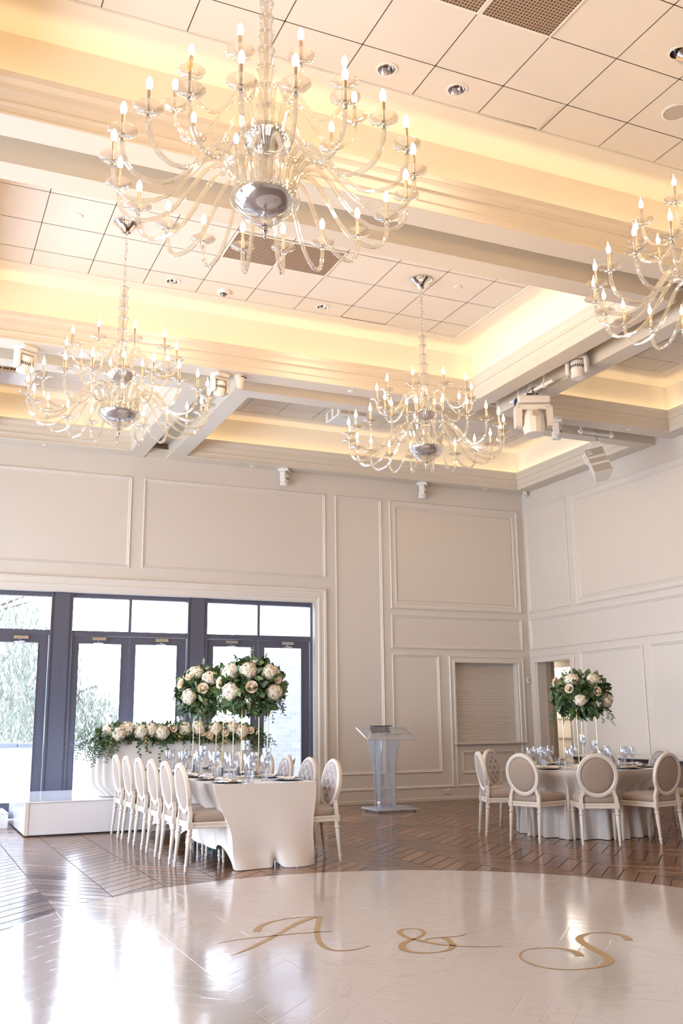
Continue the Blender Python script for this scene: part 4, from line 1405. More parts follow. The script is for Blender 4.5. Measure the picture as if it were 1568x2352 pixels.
# moving head spotlights clamped under the beams
def moving_head(label, loc, rz, tilt, s=1.0, z0=None):
    t = thing('moving_spotlight', label, 'spotlight', loc, rz)
    t.scale = (s, s, s)
    b = MB().cbox(-.085, .085, -.085, .085, -.045, 0, .012)
    b.box(-.10, .10, -.02, .02, -.01, .0)
    b.obj('base', M['white_plastic'], t, False)
    y = MB()
    for sx in (-1, 1):
        y.cbox(sx * .088 - .018, sx * .088 + .018, -.045, .045, -.225, -.055, .012)
    y.cbox(-.10, .10, -.04, .04, -.075, -.05, .008)
    y.obj('yoke', M['white_plastic'], t, False)
    R4 = Matrix.Translation((0, 0, -.17)) @ Matrix.Rotation(tilt, 4, 'X')
    h = MB().lathe([(.05, .085), (.062, .07), (.066, .0), (.066, -.02), (.060, -.06), (.062, -.085), (.052, -.095)], 24, M4=R4)
    ho = h.obj('lamp_head', M['white_plastic'], t)
    v = MB()
    for k in range(24):
        a = 2 * PI * k / 24
        c, s_ = math.cos(a), math.sin(a)
        for zz in ((.0, .028),):
            q = []
            for (da, z_) in ((-.07, zz[0]), (.07, zz[0]), (.07, zz[1]), (-.07, zz[1])):
                q.append((R4 @ Vector((.0672 * math.cos(a + da), .0672 * math.sin(a + da), z_)))[:])
            v.add(q, [(0, 1, 2, 3)])
    v.obj('cooling_slot', M['black_rubber'], ho, False)
    MB().lathe([(.050, -.094), (.046, -.090), (.001, -.088)], 20, M4=R4, cap=False).obj('lens', M['lens'], ho)
    return t


moving_head('white moving spotlight on the beam at the left edge above a projector', (1.0, 11.46, ZS), .5, .45, 1.25)
moving_head('white moving spotlight where two beams cross between the left and small chandeliers', (3.40, 11.46, ZS), .3, .15, 1.15)
moving_head('white moving spotlight in the ceiling slot, topmost of the fixtures left of the right chandelier', (7.5, 9.42, 5.98), -.9, -.1, 1.35)
moving_head('small white spotlight under the beam between the large moving light and the loudspeaker', (8.66, 11.46, ZS), .9, .15, 1.12)
moving_head('small white spotlight on the far wall beam, the one nearer the windows', (5.87, 15.67, ZS), .95, .1, 1.15)
moving_head('small white spotlight on the far wall beam, above the wide fabric panel', (8.66, 15.67, ZS), .95, .1, 1.15)
ms = thing('motion_sensor', 'white rounded motion sensor beside the moving spotlight where two beams cross', 'sensor', (3.66, 11.44, ZS), .5)
MB().lathe([(.075, 0), (.08, -.03), (.06, -.06), (.055, -.12), (.04, -.17), (.001, -.185)], 24).obj('body', M['white_plastic'], ms)
MB().box(-.05, .05, -.084, -.074, -.035, -.025).obj('slit', M['black_rubber'], ms, False)
kc = thing('security_camera', 'small white dome security camera in the upper room corner', 'camera', (10.90, 15.55, ZS), 0)
MB().lathe([(.04, 0), (.045, -.02), (.035, -.035)], 20).obj('mount', M['white_plastic'], kc)
MB().lathe([(.02, -.03), (.042, -.045), (.047, -.07), (.035, -.10), (.001, -.112)], 20).obj('dome', M['white_plastic'], kc)
e = MB()
for x in (-.018, .018):
    e.lathe([(.010, -.006), (.010, 0), (.001, .001)], 12, (x - .02, -.038, -.085), M4=Matrix.Rotation(PI / 2, 4, 'X'))
e.obj('lens', M['black'], kc)

# pipes in the slots
pp_ = thing('light_pipe', 'short white pipe on clamps in the ceiling slot holding the large moving light', 'pipe', (7.5, 10.43, 5.78))
MB().tube([(0, -.50, 0), (0, .50, 0)], .026, 16).obj('pipe', M['white_plastic'], pp_)
for y in (-.30, .30):
    c = MB().lathe([(.034, -.02), (.042, -.015), (.042, .015), (.034, .02)], 16, (0, y, 0), M4=Matrix.Rotation(PI / 2, 4, 'X'))
    c.box(-.012, .012, y - .012, y + .012, .03, .255)
    c.obj('clamp', M['white_plastic'], pp_, False)
cl = MB()
for y in (-.07, .05):
    cl.lathe([(.032, -.018), (.04, -.014), (.04, .014), (.032, .018)], 16, (0, y, 0), M4=Matrix.Rotation(PI / 2, 4, 'X'))
    cl.box(-.018, .018, y - .016, y + .016, -.07, -.02)
cl.obj('hook_clamp', M['steel'], pp_)
cb = MB()
cb.tube([(.0, .08, .24), (.05, .12, .1), (.03, .02, .0), (.06, -.06, -.08), (.02, -.12, -.10)], .006, 6)
cb.tube([(-.02, -.05, .1), (-.05, 0, .03), (-.03, .06, -.04)], .005, 6)
cb.obj('cable', M['white_plastic'], pp_)

bm_ = thing('large_moving_light', 'large white moving head light hanging from a pipe in the ceiling slot', 'stage light', (7.5, 10.42, 5.70), -.42)
bm_.scale = (1.12, 1.12, 1.0)
b = MB().cbox(-.20, .20, -.13, .13, -.115, -.015, .02)
b.obj('base', M['white_plastic'], bm_, False)
bs = MB().box(-.204, -.199, -.10, .10, -.10, -.03)
bs.obj('socket_plate', M['black_rubber'], bm_, False)
bpz = MB().box(-.225, -.20, -.06, .01, -.085, -.05)
bpz.obj('power_plug', M['blue_plug'], bm_, False)
MB().box(-.07, .07, -.03, .03, -.02, .04).obj('omega_bracket', M['black_rubber'], bm_, False)
yk = MB()
for sx in (-1, 1):
    yk.prism([(-.085, -.16), (.085, -.16), (.085, -.38), (.06, -.43), (0, -.45), (-.06, -.43), (-.085, -.38)], sx * .185 - .038, sx * .185 + .038, lambda u, v, w: (w, u, v))
yk.cbox(-.22, .22, -.085, .085, -.20, -.125, .02)
yk.obj('yoke', M['white_plastic'], bm_, False)
hd = MB()
R4 = Matrix.Translation((0, 0, -.36)) @ Matrix.Rotation(-.12, 4, 'X')
hd.lathe([(.06, .17), (.10, .15), (.13, .08), (.14, 0), (.138, -.08), (.125, -.15), (.12, -.185), (.105, -.19)], 12, M4=R4)
ho = hd.obj('lamp_head', M['white_plastic'], bm_, angle=.3)
MB().lathe([(.105, -.189), (.10, -.17), (.001, -.168)], 24, M4=R4, cap=False).obj('lens', M['lens'], ho)
sc1 = MB().box(-.035, .035, -.139, -.128, -.31, -.24)
sc1.obj('display', M['beige_dark'], ho, False)

p2_ = thing('light_pipe', 'short white pipe across the ceiling slot holding the loudspeaker', 'pipe', (9.65, 11.76, 5.80))
MB().tube([(-.34, 0, 0), (.34, 0, 0)], .026, 16).obj('pipe', M['white_plastic'], p2_)
for x in (-.29, .29):
    c = MB().lathe([(.034, -.02), (.042, -.015), (.042, .015), (.034, .02)], 16, (x, 0, 0), M4=Matrix.Rotation(PI / 2, 4, 'Y'))
    c.box(x - .012, x + .012, -.012, .012, .03, .235)
    c.obj('clamp', M['white_plastic'], p2_, False)
c = MB().lathe([(.03, -.014), (.038, -.012), (.038, .012), (.03, .014)], 16, (0, 0, 0), M4=Matrix.Rotation(PI / 2, 4, 'Y'))
c.box(-.01, .01, -.01, .01, -.13, -.02)
c.obj('hook_clamp', M['steel'], p2_, False)
ls = thing('loudspeaker', 'white tilted loudspeaker hanging from a short pipe near the right wall', 'loudspeaker', (9.62, 11.76, 5.36), -.55)
Rs = Matrix.Rotation(-.42, 4, 'X') @ Matrix.Rotation(-.25, 4, 'Y')


def spmap(u, v, w):
    q = Rs @ Vector((u, v, w))
    return (q.x, q.y, q.z - .02)


bx = MB()
bx.prism([(-.15, -.10), (.15, -.10), (.10, .16), (-.10, .16)], -.28, .20, lambda u, v, w: spmap(u, v, w))
bx.obj('cabinet', M['white_plastic'], ls, False)
for z0, z1 in ((-.27, -.13), (-.09, .0), (.05, .19)):
    MB().prism([(-.14, -.104), (.14, -.104), (.14, -.10), (-.14, -.10)], z0, z1, lambda u, v, w: spmap(u, v, w)).obj('grille', M['speaker_cloth'], ls, False)
hnd = MB()
for z0 in (-.11, .025):
    hnd.prism([(-.15, -.106), (.15, -.106), (.15, -.10), (-.15, -.10)], z0 - .02, z0 + .022, lambda u, v, w: spmap(u, v, w))
hnd.obj('front_band', M['white_plastic'], ls, False)
dc = MB()
for i in range(2):
    for j in range(2):
        dc.prism([(-.12 + i * .04, -.108), (-.09 + i * .04, -.108), (-.09 + i * .04, -.104), (-.12 + i * .04, -.104)], .08 + j * .045, .112 + j * .045, lambda u, v, w: spmap(u, v, w))
dc.obj('badge', M['white_plastic'], ls, False)
yb = MB()
q = [spmap(-.155, .0, -.02), spmap(-.165, .02, .16), (-.06, .02, .30), (.06, .02, .30), spmap(.165, .02, .16), spmap(.155, 0, -.02)]
for i in range(5):
    yb.bar(q[i], q[i + 1], .03, .008, up=(0, 1, 0))
yb.obj('bracket', M['white_plastic'], ls, False)
kb = MB().lathe([(.022, 0), (.022, .02), (.016, .026)], 14, spmap(.15, 0, -.02), M4=Matrix.Rotation(PI / 2, 4, 'Y'))
kb.obj('knob', M['black_rubber'], ls)


def projector(label, loc, rz, w, d, h):
    t = thing('projector', label, 'projector', loc, rz)
    MB().cbox(-w / 2, w / 2, -d / 2, d / 2, 0, h, .012).obj('body', M['white_plastic'], t, False)
    v = MB()
    for i in range(3):
        x0 = -w / 2 + .05 + i * w * .3
        for k in range(9):
            v.box(x0 + k * .015, x0 + k * .015 + .009, -d / 2 - .003, -d / 2 + .001, .03, h - .02)
    for i in range(2):
        y0 = -d / 2 + .04 + i * d * .45
        for k in range(9):
            v.box(-w / 2 - .003, -w / 2 + .001, y0 + k * .017, y0 + k * .017 + .009, .02, h - .02)
    v.obj('vent', M['beige_dark'], t, False)
    MB().box(-w / 2 + .12, -w / 2 + .20, -d / 2 + .05, -d / 2 + .09, -.003, 0).obj('warning_label', M['yellow_label'], t, False)
    b = MB()
    b.box(-.02, .02, -.02, .02, h, ZT - loc[2])
    b.box(-.12, .12, -.1, .1, h, h + .02)
    b.obj('ceiling_mount', M['white_plastic'], t, False)
    return t


projector('white ceiling projector with slotted sides behind the small chandelier', (6.11, 13.5, 6.1), 0, .50, .50, .17)
p3 = projector('white ceiling projector at the left edge under the moving spotlight', (.98, 13.48, 6.1), 0, .66, .50, .16)
pt = MB()
for r in range(2):
    for k in range(12):
        x = -.28 + k * .045
        pt.box(x, x + random.choice((.012, .022, .03)), -.254, -.249, .04 + r * .045, .06 + r * .045)
pt.obj('connection_ports', M['black_rubber'], p3, False)

# ------------------------------------------------------------------ tables and their cloths
TZ = .80


def long_cloth():
    mb = MB()
    X0, X1, Y0, Y1 = 2.86, 3.945, 9.57, 13.30
    per = []
    nx, ny = 44, 110
    for i in range(nx):
        per.append((i / nx, 0.0, 'n'))
    for i in range(ny):
        per.append((1.0, i / ny, 'r'))
    for i in range(nx // 2):
        per.append((1 - i / (nx // 2), 1.0, 'f'))
    for i in range(ny):
        per.append((0.0, 1 - i / ny, 'l'))
    n = len(per)
    rows = 24
    vs = []
    for j in range(rows + 1):
        v = j / rows
        for k, (a, b, sd) in enumerate(per):
            e = sm(v * 1.5)
            x0 = X0 + .17 * e; x1 = X1 - .055 * e
            y0 = Y0 - .085 * v ** 1.4
            if sd == 'r':
                x1 -= .13 * sm(v * 1.6) * sm(b * 14)
            x = x0 + (x1 - x0) * a; y = y0 + (Y1 - y0) * b
            hem = .006
            if sd == 'l':
                hem = .006 + (.15 + .05 * math.sin(b * 19) + .03 * math.sin(b * 31)) * sm((b) * 9)
                dep = sm(v * 2)
                x += dep * (.020 * math.sin(b * 47 + v * 6) + .012 * math.sin(b * 29 - v * 5))
            elif sd == 'r':
                hem = .006 + .14 * sm(b * 16)
                x += sm(v * 2) * (.018 * math.sin(b * 44))
            elif sd == 'n':
                y += -.030 * v ** 3 * (1 + math.sin(a * 9 + 1.2)) + .012 * sm(v) * math.sin(a * 6.3 + .6)
                # gathered tuck near the middle of the hem
                d = (a - .52) / .045
                if v > .72:
                    g = math.exp(-d * d) * ((v - .72) / .28) ** 2
                    y += .07 * g
                    hem_up = .05 * g
                else:
                    hem_up = 0
                # soft puddling at both bottom corners
                c = min(a, 1 - a)
                if v > .8:
                    w = (v - .8) / .2
                    y -= .035 * w * (1 - math.exp(-c * 18)) * (1 - math.exp(-d * d))
                    x += (.5 - a) * .02 * w
                hem = .006 + hem_up
            z = TZ - (TZ - hem) * v
            if j == 0:
                z = TZ
            vs.append((x, y, z))
    fs = []
    for j in range(rows):
        for k in range(n):
            k2 = (k + 1) % n
            fs.append((j * n + k, (j + 1) * n + k, (j + 1) * n + k2, j * n + k2))
    # top, as a grid just inside the rim
    mb.add(vs, fs)
    mb.add([(X0, Y0, TZ), (X1, Y0, TZ), (X1, Y1, TZ), (X0, Y1, TZ)], [(0, 1, 2, 3)])
    return mb


tc_ = long_cloth().obj('long_tablecloth', M['cloth'], None, angle=1.0)
tag(tc_, 'white cloth draped to the floor over the long table', 'tablecloth')
lt_ = thing('banquet_table', 'long rectangular banquet table hidden beneath its white cloth', 'table', (3.40, 11.43, 0))
MB().box(-.46, .46, -1.80, 1.80, .765, .79).obj('table_top', M['wood_door'], lt_, False)
for x in (-.2, .2):
    for y in (-1.6, -.1, .1, 1.6):
        MB().tube([(x, y, .0), (x, y, .77)], .016, 10).obj('leg', M['steel'], lt_)


def push(t):
    """how far the chairs press the round cloth in, at angle t"""
    best = 0
    for a in range(0, 360, 40):
        d = abs((t - math.radians(a) + PI) % (2 * PI) - PI)
        best = max(best, sm((.42 - d) / .16))
    return best


def round_cloth():
    mb = MB()
    n, rows = 240, 22
    R0 = .945
    vs = [(0, 0, TZ)]
    for r in (.3, .6, .9):
        for k in range(n):
            t = 2 * PI * k / n
            vs.append((r * math.cos(t), r * math.sin(t), TZ))
    for j in range(rows + 1):
        v = j / rows
        for k in range(n):
            t = 2 * PI * k / n
            z = TZ - (TZ - .006) * v
            fold = (.030 * math.sin(t * 19 + .6 * math.sin(t * 3)) + .018 * math.sin(t * 33 + 1)) * sm(v * 1.3)
            p_ = push(t) * sm((TZ - z) / .26) * (1 - .25 * v)
            r = R0 + fold - .22 * p_ - .02 * v + .03 * v * v * math.sin(t * 19)
            if j == 0:
                z = TZ - .0
                r = R0 - .006
            vs.append((r * math.cos(t), r * math.sin(t), z))
    fs = [(0, 1 + k, 1 + (k + 1) % n) for k in range(n)]
    for j in range(3 + rows):
        for k in range(n):
            k2 = (k + 1) % n
            o = 1 + j * n
            fs.append((o + k, o + n + k, o + n + k2, o + k2))
    mb.add(vs, fs)
    return mb


rc = round_cloth().obj('round_tablecloth', M['cloth'], None, angle=1.0)
rc.location = (TC[0], TC[1], 0)
tag(rc, 'white floor length cloth in soft folds over the round table', 'tablecloth')
rt = thing('round_table', 'round banquet table hidden beneath its white cloth', 'table', (TC[0], TC[1], 0))
MB().lathe([(.90, .765), (.90, .79)], 48).obj('table_top', M['wood_door'], rt)
for k in range(4):
    a = k * PI / 2 + .3
    MB().tube([(.5 * math.cos(a), .5 * math.sin(a), 0), (.45 * math.cos(a), .45 * math.sin(a), .77)], .016, 10).obj('leg', M['steel'], rt)

# head table on the platform
hc = MB()
HX0, HX1, HY0, HY1, HZ = 2.42, 4.80, 13.74, 14.42, 1.235
n = 160
rows = 20
per = []
for k in range(n):
    t = 2 * PI * k / n
    c, s_ = math.cos(t), math.sin(t)
    e = .28
    per.append((math.copysign(abs(c) ** e, c), math.copysign(abs(s_) ** e, s_), t))
vs = []
for j in range(rows + 1):
    v = j / rows
    for a, b, t in per:
        bulge = .07 * math.sin(v * PI) ** .8 - .13 * sm((v - .78) / .22)
        fold = .02 * math.sin(t * 26) * sm(v * 1.6) + .012 * math.sin(t * 41 + 2) * v
        side = 1 if a < -.7 else .5
        w = (HX1 - HX0) / 2 + (bulge + fold) * side
        d = (HY1 - HY0) / 2 + (bulge * .35 + fold * .6)
        vs.append(((HX0 + HX1) / 2 + a * w, (HY0 + HY1) / 2 + b * d, HZ - (HZ - .436) * v))
fs = []
for j in range(rows):
    for k in range(n):
        fs.append((j * n + k, (j + 1) * n + k, (j + 1) * n + (k + 1) % n, j * n + (k + 1) % n))
fs.append(tuple(range(n)))
hc.add(vs, fs)
hco = hc.obj('head_tablecloth', M['cloth2'], None, angle=1.0)
tag(hco, 'white cloth gathered round the raised head table under the flower garland', 'tablecloth')
hth = thing('head_table', 'raised head table hidden beneath its white cloth on the platform', 'table', (3.61, 14.08, .43))
MB().box(-1.1, 1.1, -.28, .28, .765, .79).obj('table_top', M['wood_door'], hth, False)
for x in (-.95, .95):
    MB().box(x - .03, x + .03, -.2, .2, 0, .77).obj('trestle', M['steel'], hth, False)

# ------------------------------------------------------------------ table settings: one of each kind, then copies
wg = thing('wine_glass', 'x', 'wine glass')
MB().lathe([(.034, 0), (.034, .002), (.006, .006), (.0035, .02), (.0035, .095), (.010, .105), (.026, .118), (.038, .145), (.040, .165), (.036, .20), (.031, .225), (.030, .225), (.035, .20), (.038, .165), (.036, .145), (.024, .120), (.002, .110)], 22, cap=False).obj('bowl_and_stem', M['drink'], wg)
wg2 = thing('wine_glass', 'x', 'wine glass')
MB().lathe([(.030, 0), (.030, .002), (.006, .006), (.0035, .02), (.0035, .10), (.008, .11), (.018, .125), (.025, .155), (.027, .18), (.023, .235), (.022, .235), (.025, .18), (.023, .155), (.016, .127), (.002, .115)], 20, cap=False).obj('bowl_and_stem', M['drink'], wg2)
tb_ = thing('water_tumbler', 'x', 'tumbler')
MB().lathe([(.026, 0), (.032, .004), (.033, .01), (.036, .10), (.034, .10), (.031, .012), (.001, .010)], 20, cap=False).obj('glass_body', M['drink'], tb_)
cp_ = thing('charger_plate', 'x', 'plate')
MB().lathe([(.09, 0), (.10, .003), (.165, .014), (.167, .017), (.160, .017), (.10, .007), (.001, .006)], 40).obj('plate_body', M['black'], cp_)
nk = thing('folded_napkin', 'x', 'napkin')
m1 = MB()
prof = [(-.028, 0), (.028, 0), (.031, .009), (.02, .020), (-.018, .021), (-.031, .010)]
vs = []
secs = 9
for i in range(secs + 1):
    t = i / secs
    x = -.12 + .27 * t
    f = 1.0 if t < .75 else 1.0 + (t - .75) * 1.3
    for (y, z) in prof:
        vs.append((x, y * f, z * (1 + .12 * math.sin(t * 9)) + .004 * math.sin(t * 6)))
fs = []
for i in range(secs):
    for k in range(6):
        fs.append((i * 6 + k, (i + 1) * 6 + k, (i + 1) * 6 + (k + 1) % 6, i * 6 + (k + 1) % 6))
fs.append(tuple(range(6))); fs.append(tuple(secs * 6 + k for k in range(5, -1, -1)))
m1.add(vs, fs)
m1.obj('napkin_roll', M['napkin'], nk, angle=.4)
m2 = MB()
for s_ in (-1, 1):
    m2.add([(-.11, s_ * .005, .018), (-.20, s_ * .058, .012), (-.215, s_ * .022, .028), (-.14, s_ * .0, .034)], [(0, 1, 2, 3)])
    m2.add([(-.11, s_ * .005, .012), (-.20, s_ * .058, .006), (-.215, s_ * .022, .022), (-.14, s_ * .0, .028)], [(3, 2, 1, 0)])
m2.obj('napkin_fan', M['cloth2'], nk, False)


def cutlery(kind):
    t = thing(kind, 'x', kind)
    m = MB()
    if kind == 'fork':
        m.add([(-.004, 0, 0), (.004, 0, 0), (.003, .12, .003), (-.003, .12, .003)], [(0, 1, 2, 3)])
        m.cbox(-.006, .006, 0, .08, .001, .004, .001)
        m.cbox(-.003, .003, .08, .14, .001, .004, .001)
        m.cbox(-.011, .011, .14, .16, .002, .005, .001)
        for k in range(4):
            m.box(-.011 + k * .006, -.007 + k * .006, .16, .195, .003, .005)
    elif kind == 'knife':
        m.cbox(-.006, .006, 0, .095, .001, .006, .001)
        m.prism([(-.006, .095), (.006, .095), (.009, .13), (.008, .19), (.0, .215), (-.006, .20)], .001, .003, lambda u, v, w: (u, v, w))
    else:
        m.cbox(-.006, .006, 0, .07, .001, .004, .001)
        m.cbox(-.003, .003, .07, .14, .001, .004, .001)
        m.lathe([(.001, .001), (.012, .002), (.017, .006), (.016, .0065), (.001, .003)], 18, (0, .165, 0), sy=1.5, cap=False)
    m.obj('metal_body', M['chrome'], t, False)
    return t


fk, kn, sp_ = cutlery('fork'), cutlery('knife'), cutlery('spoon')
pm_ = thing('pepper_mill', 'x', 'pepper mill')
MB().lathe([(.022, 0), (.022, .155), (.020, .155), (.020, .004)], 20, cap=False).obj('clear_tube', M['acrylic'], pm_)
MB().lathe([(.017, .004), (.017, .098)], 18).obj('peppercorns', M['pepper'], pm_)
MB().lathe([(.010, .155), (.018, .158), (.016, .168), (.004, .172), (.005, .180), (.001, .183)], 16).obj('cap', M['chrome'], pm_)


def vase(h):
    t = thing('candle_vase', 'x', 'candle vase')
    a = h - .15
    MB().lathe([(.045, 0), (.045, .004), (.014, .012), (.012, a * .6), (.020, a), (.044, a + .03), (.050, a + .045), (.050, h), (.047, h), (.047, a + .048), (.001, a + .02)], 26, cap=False).obj('glass_cylinder', M['drink'], t)
    MB().lathe([(.044, a + .042), (.0455, a + .095), (.001, a + .095)], 22).obj('water', M['acrylic'], t)
    MB().lathe([(.030, a + .085), (.036, a + .098), (.034, a + .112), (.001, a + .110)], 20).obj('floating_candle', M['wax'], t)
    return t


vs3 = [vase(.40), vase(.33), vase(.27)]
bpy.context.view_layer.update()
T = {k: tree_of(o) for k, o in dict(wg=wg, wg2=wg2, tb=tb_, cp=cp_, nk=nk, fk=fk, kn=kn, sp=sp_, pm=pm_, v0=vs3[0], v1=vs3[1], v2=vs3[2]).items()}


def setting(x, y, rz, where, tbl):
    """rz: direction the diner faces, measured from +Y"""
    c, s_ = math.cos(rz), math.sin(rz)

    def W(u, v, z=TZ):
        return (x + u * c - v * s_, y + u * s_ + v * c, z)
    g = ' on the ' + tbl
    place(T['cp'], W(0, 0, TZ + .001), rz, 'black charger plate ' + where, 'charger plates' + g)
    place(T['nk'], W(0, 0, TZ + .019), rz + .15, 'champagne napkin ' + where, 'napkins' + g)
    place(T['fk'], W(-.20, -.10, TZ + .001), rz, 'silver fork ' + where, 'forks' + g)
    place(T['kn'], W(.195, -.10, TZ + .001), rz, 'silver knife ' + where, 'knives' + g)
    place(T['sp'], W(.225, -.10, TZ + .001), rz, 'silver spoon ' + where, 'spoons' + g)
    place(T['wg'], W(.17, .19), rz, 'wide wine glass ' + where, 'wine glasses' + g, (1.28, 1.28, 1.16))
    place(T['wg2'], W(.25, .12), rz, 'slim wine glass ' + where, 'wine glasses' + g, (1.22, 1.22, 1.06))
    place(T['tb'], W(.08, .22), rz, 'water tumbler ' + where, 'tumblers' + g)


for i, y in enumerate(ysl):
    setting(3.075, y + .02, -PI / 2, 'at the %s window side seat of the long table' % ORD[i], 'long table')
for i, y in enumerate([9.88, 10.46, 11.2, 11.86, 12.48, 13.05]):
    setting(3.74, y, PI / 2, 'at the %s wall side seat of the long table' % ORD[i], 'long table')
rn = {160: 'leftmost, shutter side', 200: 'front left', 240: 'front centre', 280: 'front right', 320: 'right edge', 0: 'far right', 40: 'back right', 80: 'back centre', 120: 'back left'}
for a in range(0, 360, 40):
    t = math.radians(a)
    setting(TC[0] + .735 * math.cos(t), TC[1] + .735 * math.sin(t), t + PI / 2, 'at the %s seat of the round table' % rn[a], 'round table')

for (k, x, y, lab) in (('v1', 3.31, 11.6, 'tall glass vase with floating candle left of the far flower stand, first from the window'),
                       ('v2', 3.37, 11.25, 'glass vase with floating candle between the two gold flower stands'),
                       ('v0', 3.62, 10.92, 'tallest glass vase with floating candle behind the near gold flower stand'),
                       ('v2', 3.66, 10.72, 'short glass vase with floating candle behind the near gold flower stand'),
                       ('v1', 3.58, 10.08, 'glass vase with floating candle in front of the near gold flower stand')):
    place(T[k], (x, y, TZ), 0, lab, 'candle vases on the long table')
place(T['v0'], (8.14, 10.62, TZ), 0, 'tallest candle vase under the flowers of the round table', 'candle vases on the round table')
place(T['v1'], (8.13, 10.36, TZ), 0, 'shorter candle vase under the flowers of the round table', 'candle vases on the round table')
place(T['v1'], (2.68, 14.2, HZ), 0, 'candle vase standing behind the garland, above its left half', 'candle vases on the head table')
place(T['v2'], (3.70, 14.2, HZ), 0, 'candle vase standing behind the garland, near its middle', 'candle vases on the head table')
place(T['pm'], (3.337, 12.1, TZ), 0, 'clear pepper mill on the long table, farther one', 'pepper mills')
place(T['pm'], (3.36, 10.98, TZ), 0, 'clear pepper mill on the long table, nearer one on the window side', 'pepper mills')
place(T['pm'], (3.60, 11.12, TZ), 0, 'clear pepper mill on the long table behind the candle vases', 'pepper mills')
place(T['pm'], (7.92, 10.10, TZ), 0, 'clear pepper mill among the glasses of the round table', 'pepper mills')
for t in T.values():
    drop(t)


def table_card(x, y, rz, lab, num):
    t = thing('table_number', lab, 'table number', (x, y, TZ), rz)
    MB().box(-.045, .045, -.004, .004, .045, .185).obj('card', M['card'], t, False)
    f = MB()
    f.prism([(-.05, 0), (.05, 0), (.035, .05), (-.035, .05)], -.022, -.006, lambda u, v, w: (u, w, v))
    f.obj('stand', M['acrylic'], t, False)
    if num:
        g_ = MB()
        g_.box(-.004, .004, -.0055, -.004, .095, .155)
        g_.box(-.014, .014, -.0055, -.004, .090, .096)
        g_.bar((-.013, -.0048, .142), (.0, -.0048, .155), .005, .0015)
        g_.obj('digit', M['ink'], t, False)


table_card(3.34, 11.12, -.45, 'cream card with gold number 1 standing on the long table', True)
table_card(8.02, 10.75, -.65, 'cream card standing among the glasses of the round table', False)

sn = thing('folded_napkin', 'silver napkin folded into a pointed lily behind the third tufted chair', 'napkin', (5.03, 13.2, .62))
q = MB()
for k in range(6):
    a = 2 * PI * k / 6
    c, s_ = math.cos(a), math.sin(a)
    for (r0, r1, r2, z1, z2) in ((.02, .045, .10, .20, .29), (.015, .03, .035, .22, .35)):
        q.add([(r0 * math.cos(a - .5), r0 * math.sin(a - .5), 0), (r0 * math.cos(a + .5), r0 * math.sin(a + .5), 0), (r1 * math.cos(a + .5), r1 * math.sin(a + .5), z1), (r2 * c, r2 * s_, z2), (r1 * math.cos(a - .5), r1 * math.sin(a - .5), z1)], [(0, 1, 2, 3, 4)])
q.obj('napkin_points', M['napkin_grey'], sn, False)
so = thing('side_stand', 'small white stand mostly hidden behind the tufted chairs', 'stand', (5.03, 13.2, 0))
MB().lathe([(.16, .60), (.16, .62)], 28).obj('top', M['white_gloss'], so)
MB().lathe([(.13, 0), (.02, .02), (.02, .60)], 20).obj('pedestal', M['steel'], so)

ct = thing('console_table', 'long wood topped console against the right wall behind the round table', 'console', (10.62, 12.55, 0))
MB().cbox(-.30, .30, -1.7, 1.3, .79, .83, .008).obj('top', M['marble'], ct, False)
MB().box(-.31, -.29, -1.7, 1.3, .74, .79).obj('black_edge', M['black'], ct, False)
MB().box(-.26, .28, -1.6, 1.2, .0, .74).obj('body', M['wood_door'], ct, False)

# bits under the long table
bg_ = MB().cbox(-.10, .10, -.16, .16, 0, .22, .05).obj('clear_bag', M['acrylic'], None)
bg_.location = (3.3, 11.3, 0)
tag(bg_, 'clear plastic bag on the floor under the long table', 'bag')
rb_ = MB()
for k in range(7):
    a = k * .9
    rb_.tube([(0, 0, .26), (.03 * math.cos(a), .03 * math.sin(a), .15), (.06 * math.cos(a), .05 * math.sin(a), .012)], .007, 5)
ro = rb_.obj('teal_ribbon', M['teal'], None)
ro.location = (3.22, 10.85, 0)
tag(ro, 'teal ribbon bunch hanging behind the chair legs under the long table', 'ribbon')


# ------------------------------------------------------------------ flowers
def rdir(R, up=0.0):
    while True:
        v = Vector((R.uniform(-1, 1), R.uniform(-1, 1), R.uniform(-1, 1)))
        if .05 < v.length < 1:
            v.normalize()
            if v.z > -1 + up:
                return v


def hydrangea_mesh(seed, r=.085):
    R = random.Random(seed)
    mb = MB()
    mb.lathe([(r * .1, -r * .6), (r * .6, -r * .4), (r * .78, 0), (r * .6, r * .42), (r * .1, r * .74)], 14)
    for k in range(230):
        ph = math.acos(1 - 2 * (k + .5) / 230); th = PI * (1 + 5 ** .5) * k
        d = Vector((math.cos(th) * math.sin(ph), math.sin(th) * math.sin(ph), math.cos(ph)))
        if d.z < -.75:
            continue
        c = d * r * (R.uniform(.84, 1.0) + .10 * math.sin(d.x * 7 + seed) * math.cos(d.y * 6))
        a = d.cross(Vector((.3, .2, .9))).normalized(); b = d.cross(a)
        rot = R.uniform(0, PI)
        for q in range(4):
            an = rot + q * PI / 2
            e = (a * math.cos(an) + b * math.sin(an) + d * R.uniform(-.15, .3)).normalized()
            f = d.cross(e)
            w = .0098 * R.uniform(.85, 1.15); L = .0170 * R.uniform(.85, 1.15)
            mb.add([c[:], (c + e * L * .6 + f * w + d * .003)[:], (c + e * L + d * .001)[:], (c + e * L * .6 - f * w + d * .003)[:]], [(0, 1, 2, 3)])
    return mb.mesh('hydrangea', M['petal'], True, 3.0)


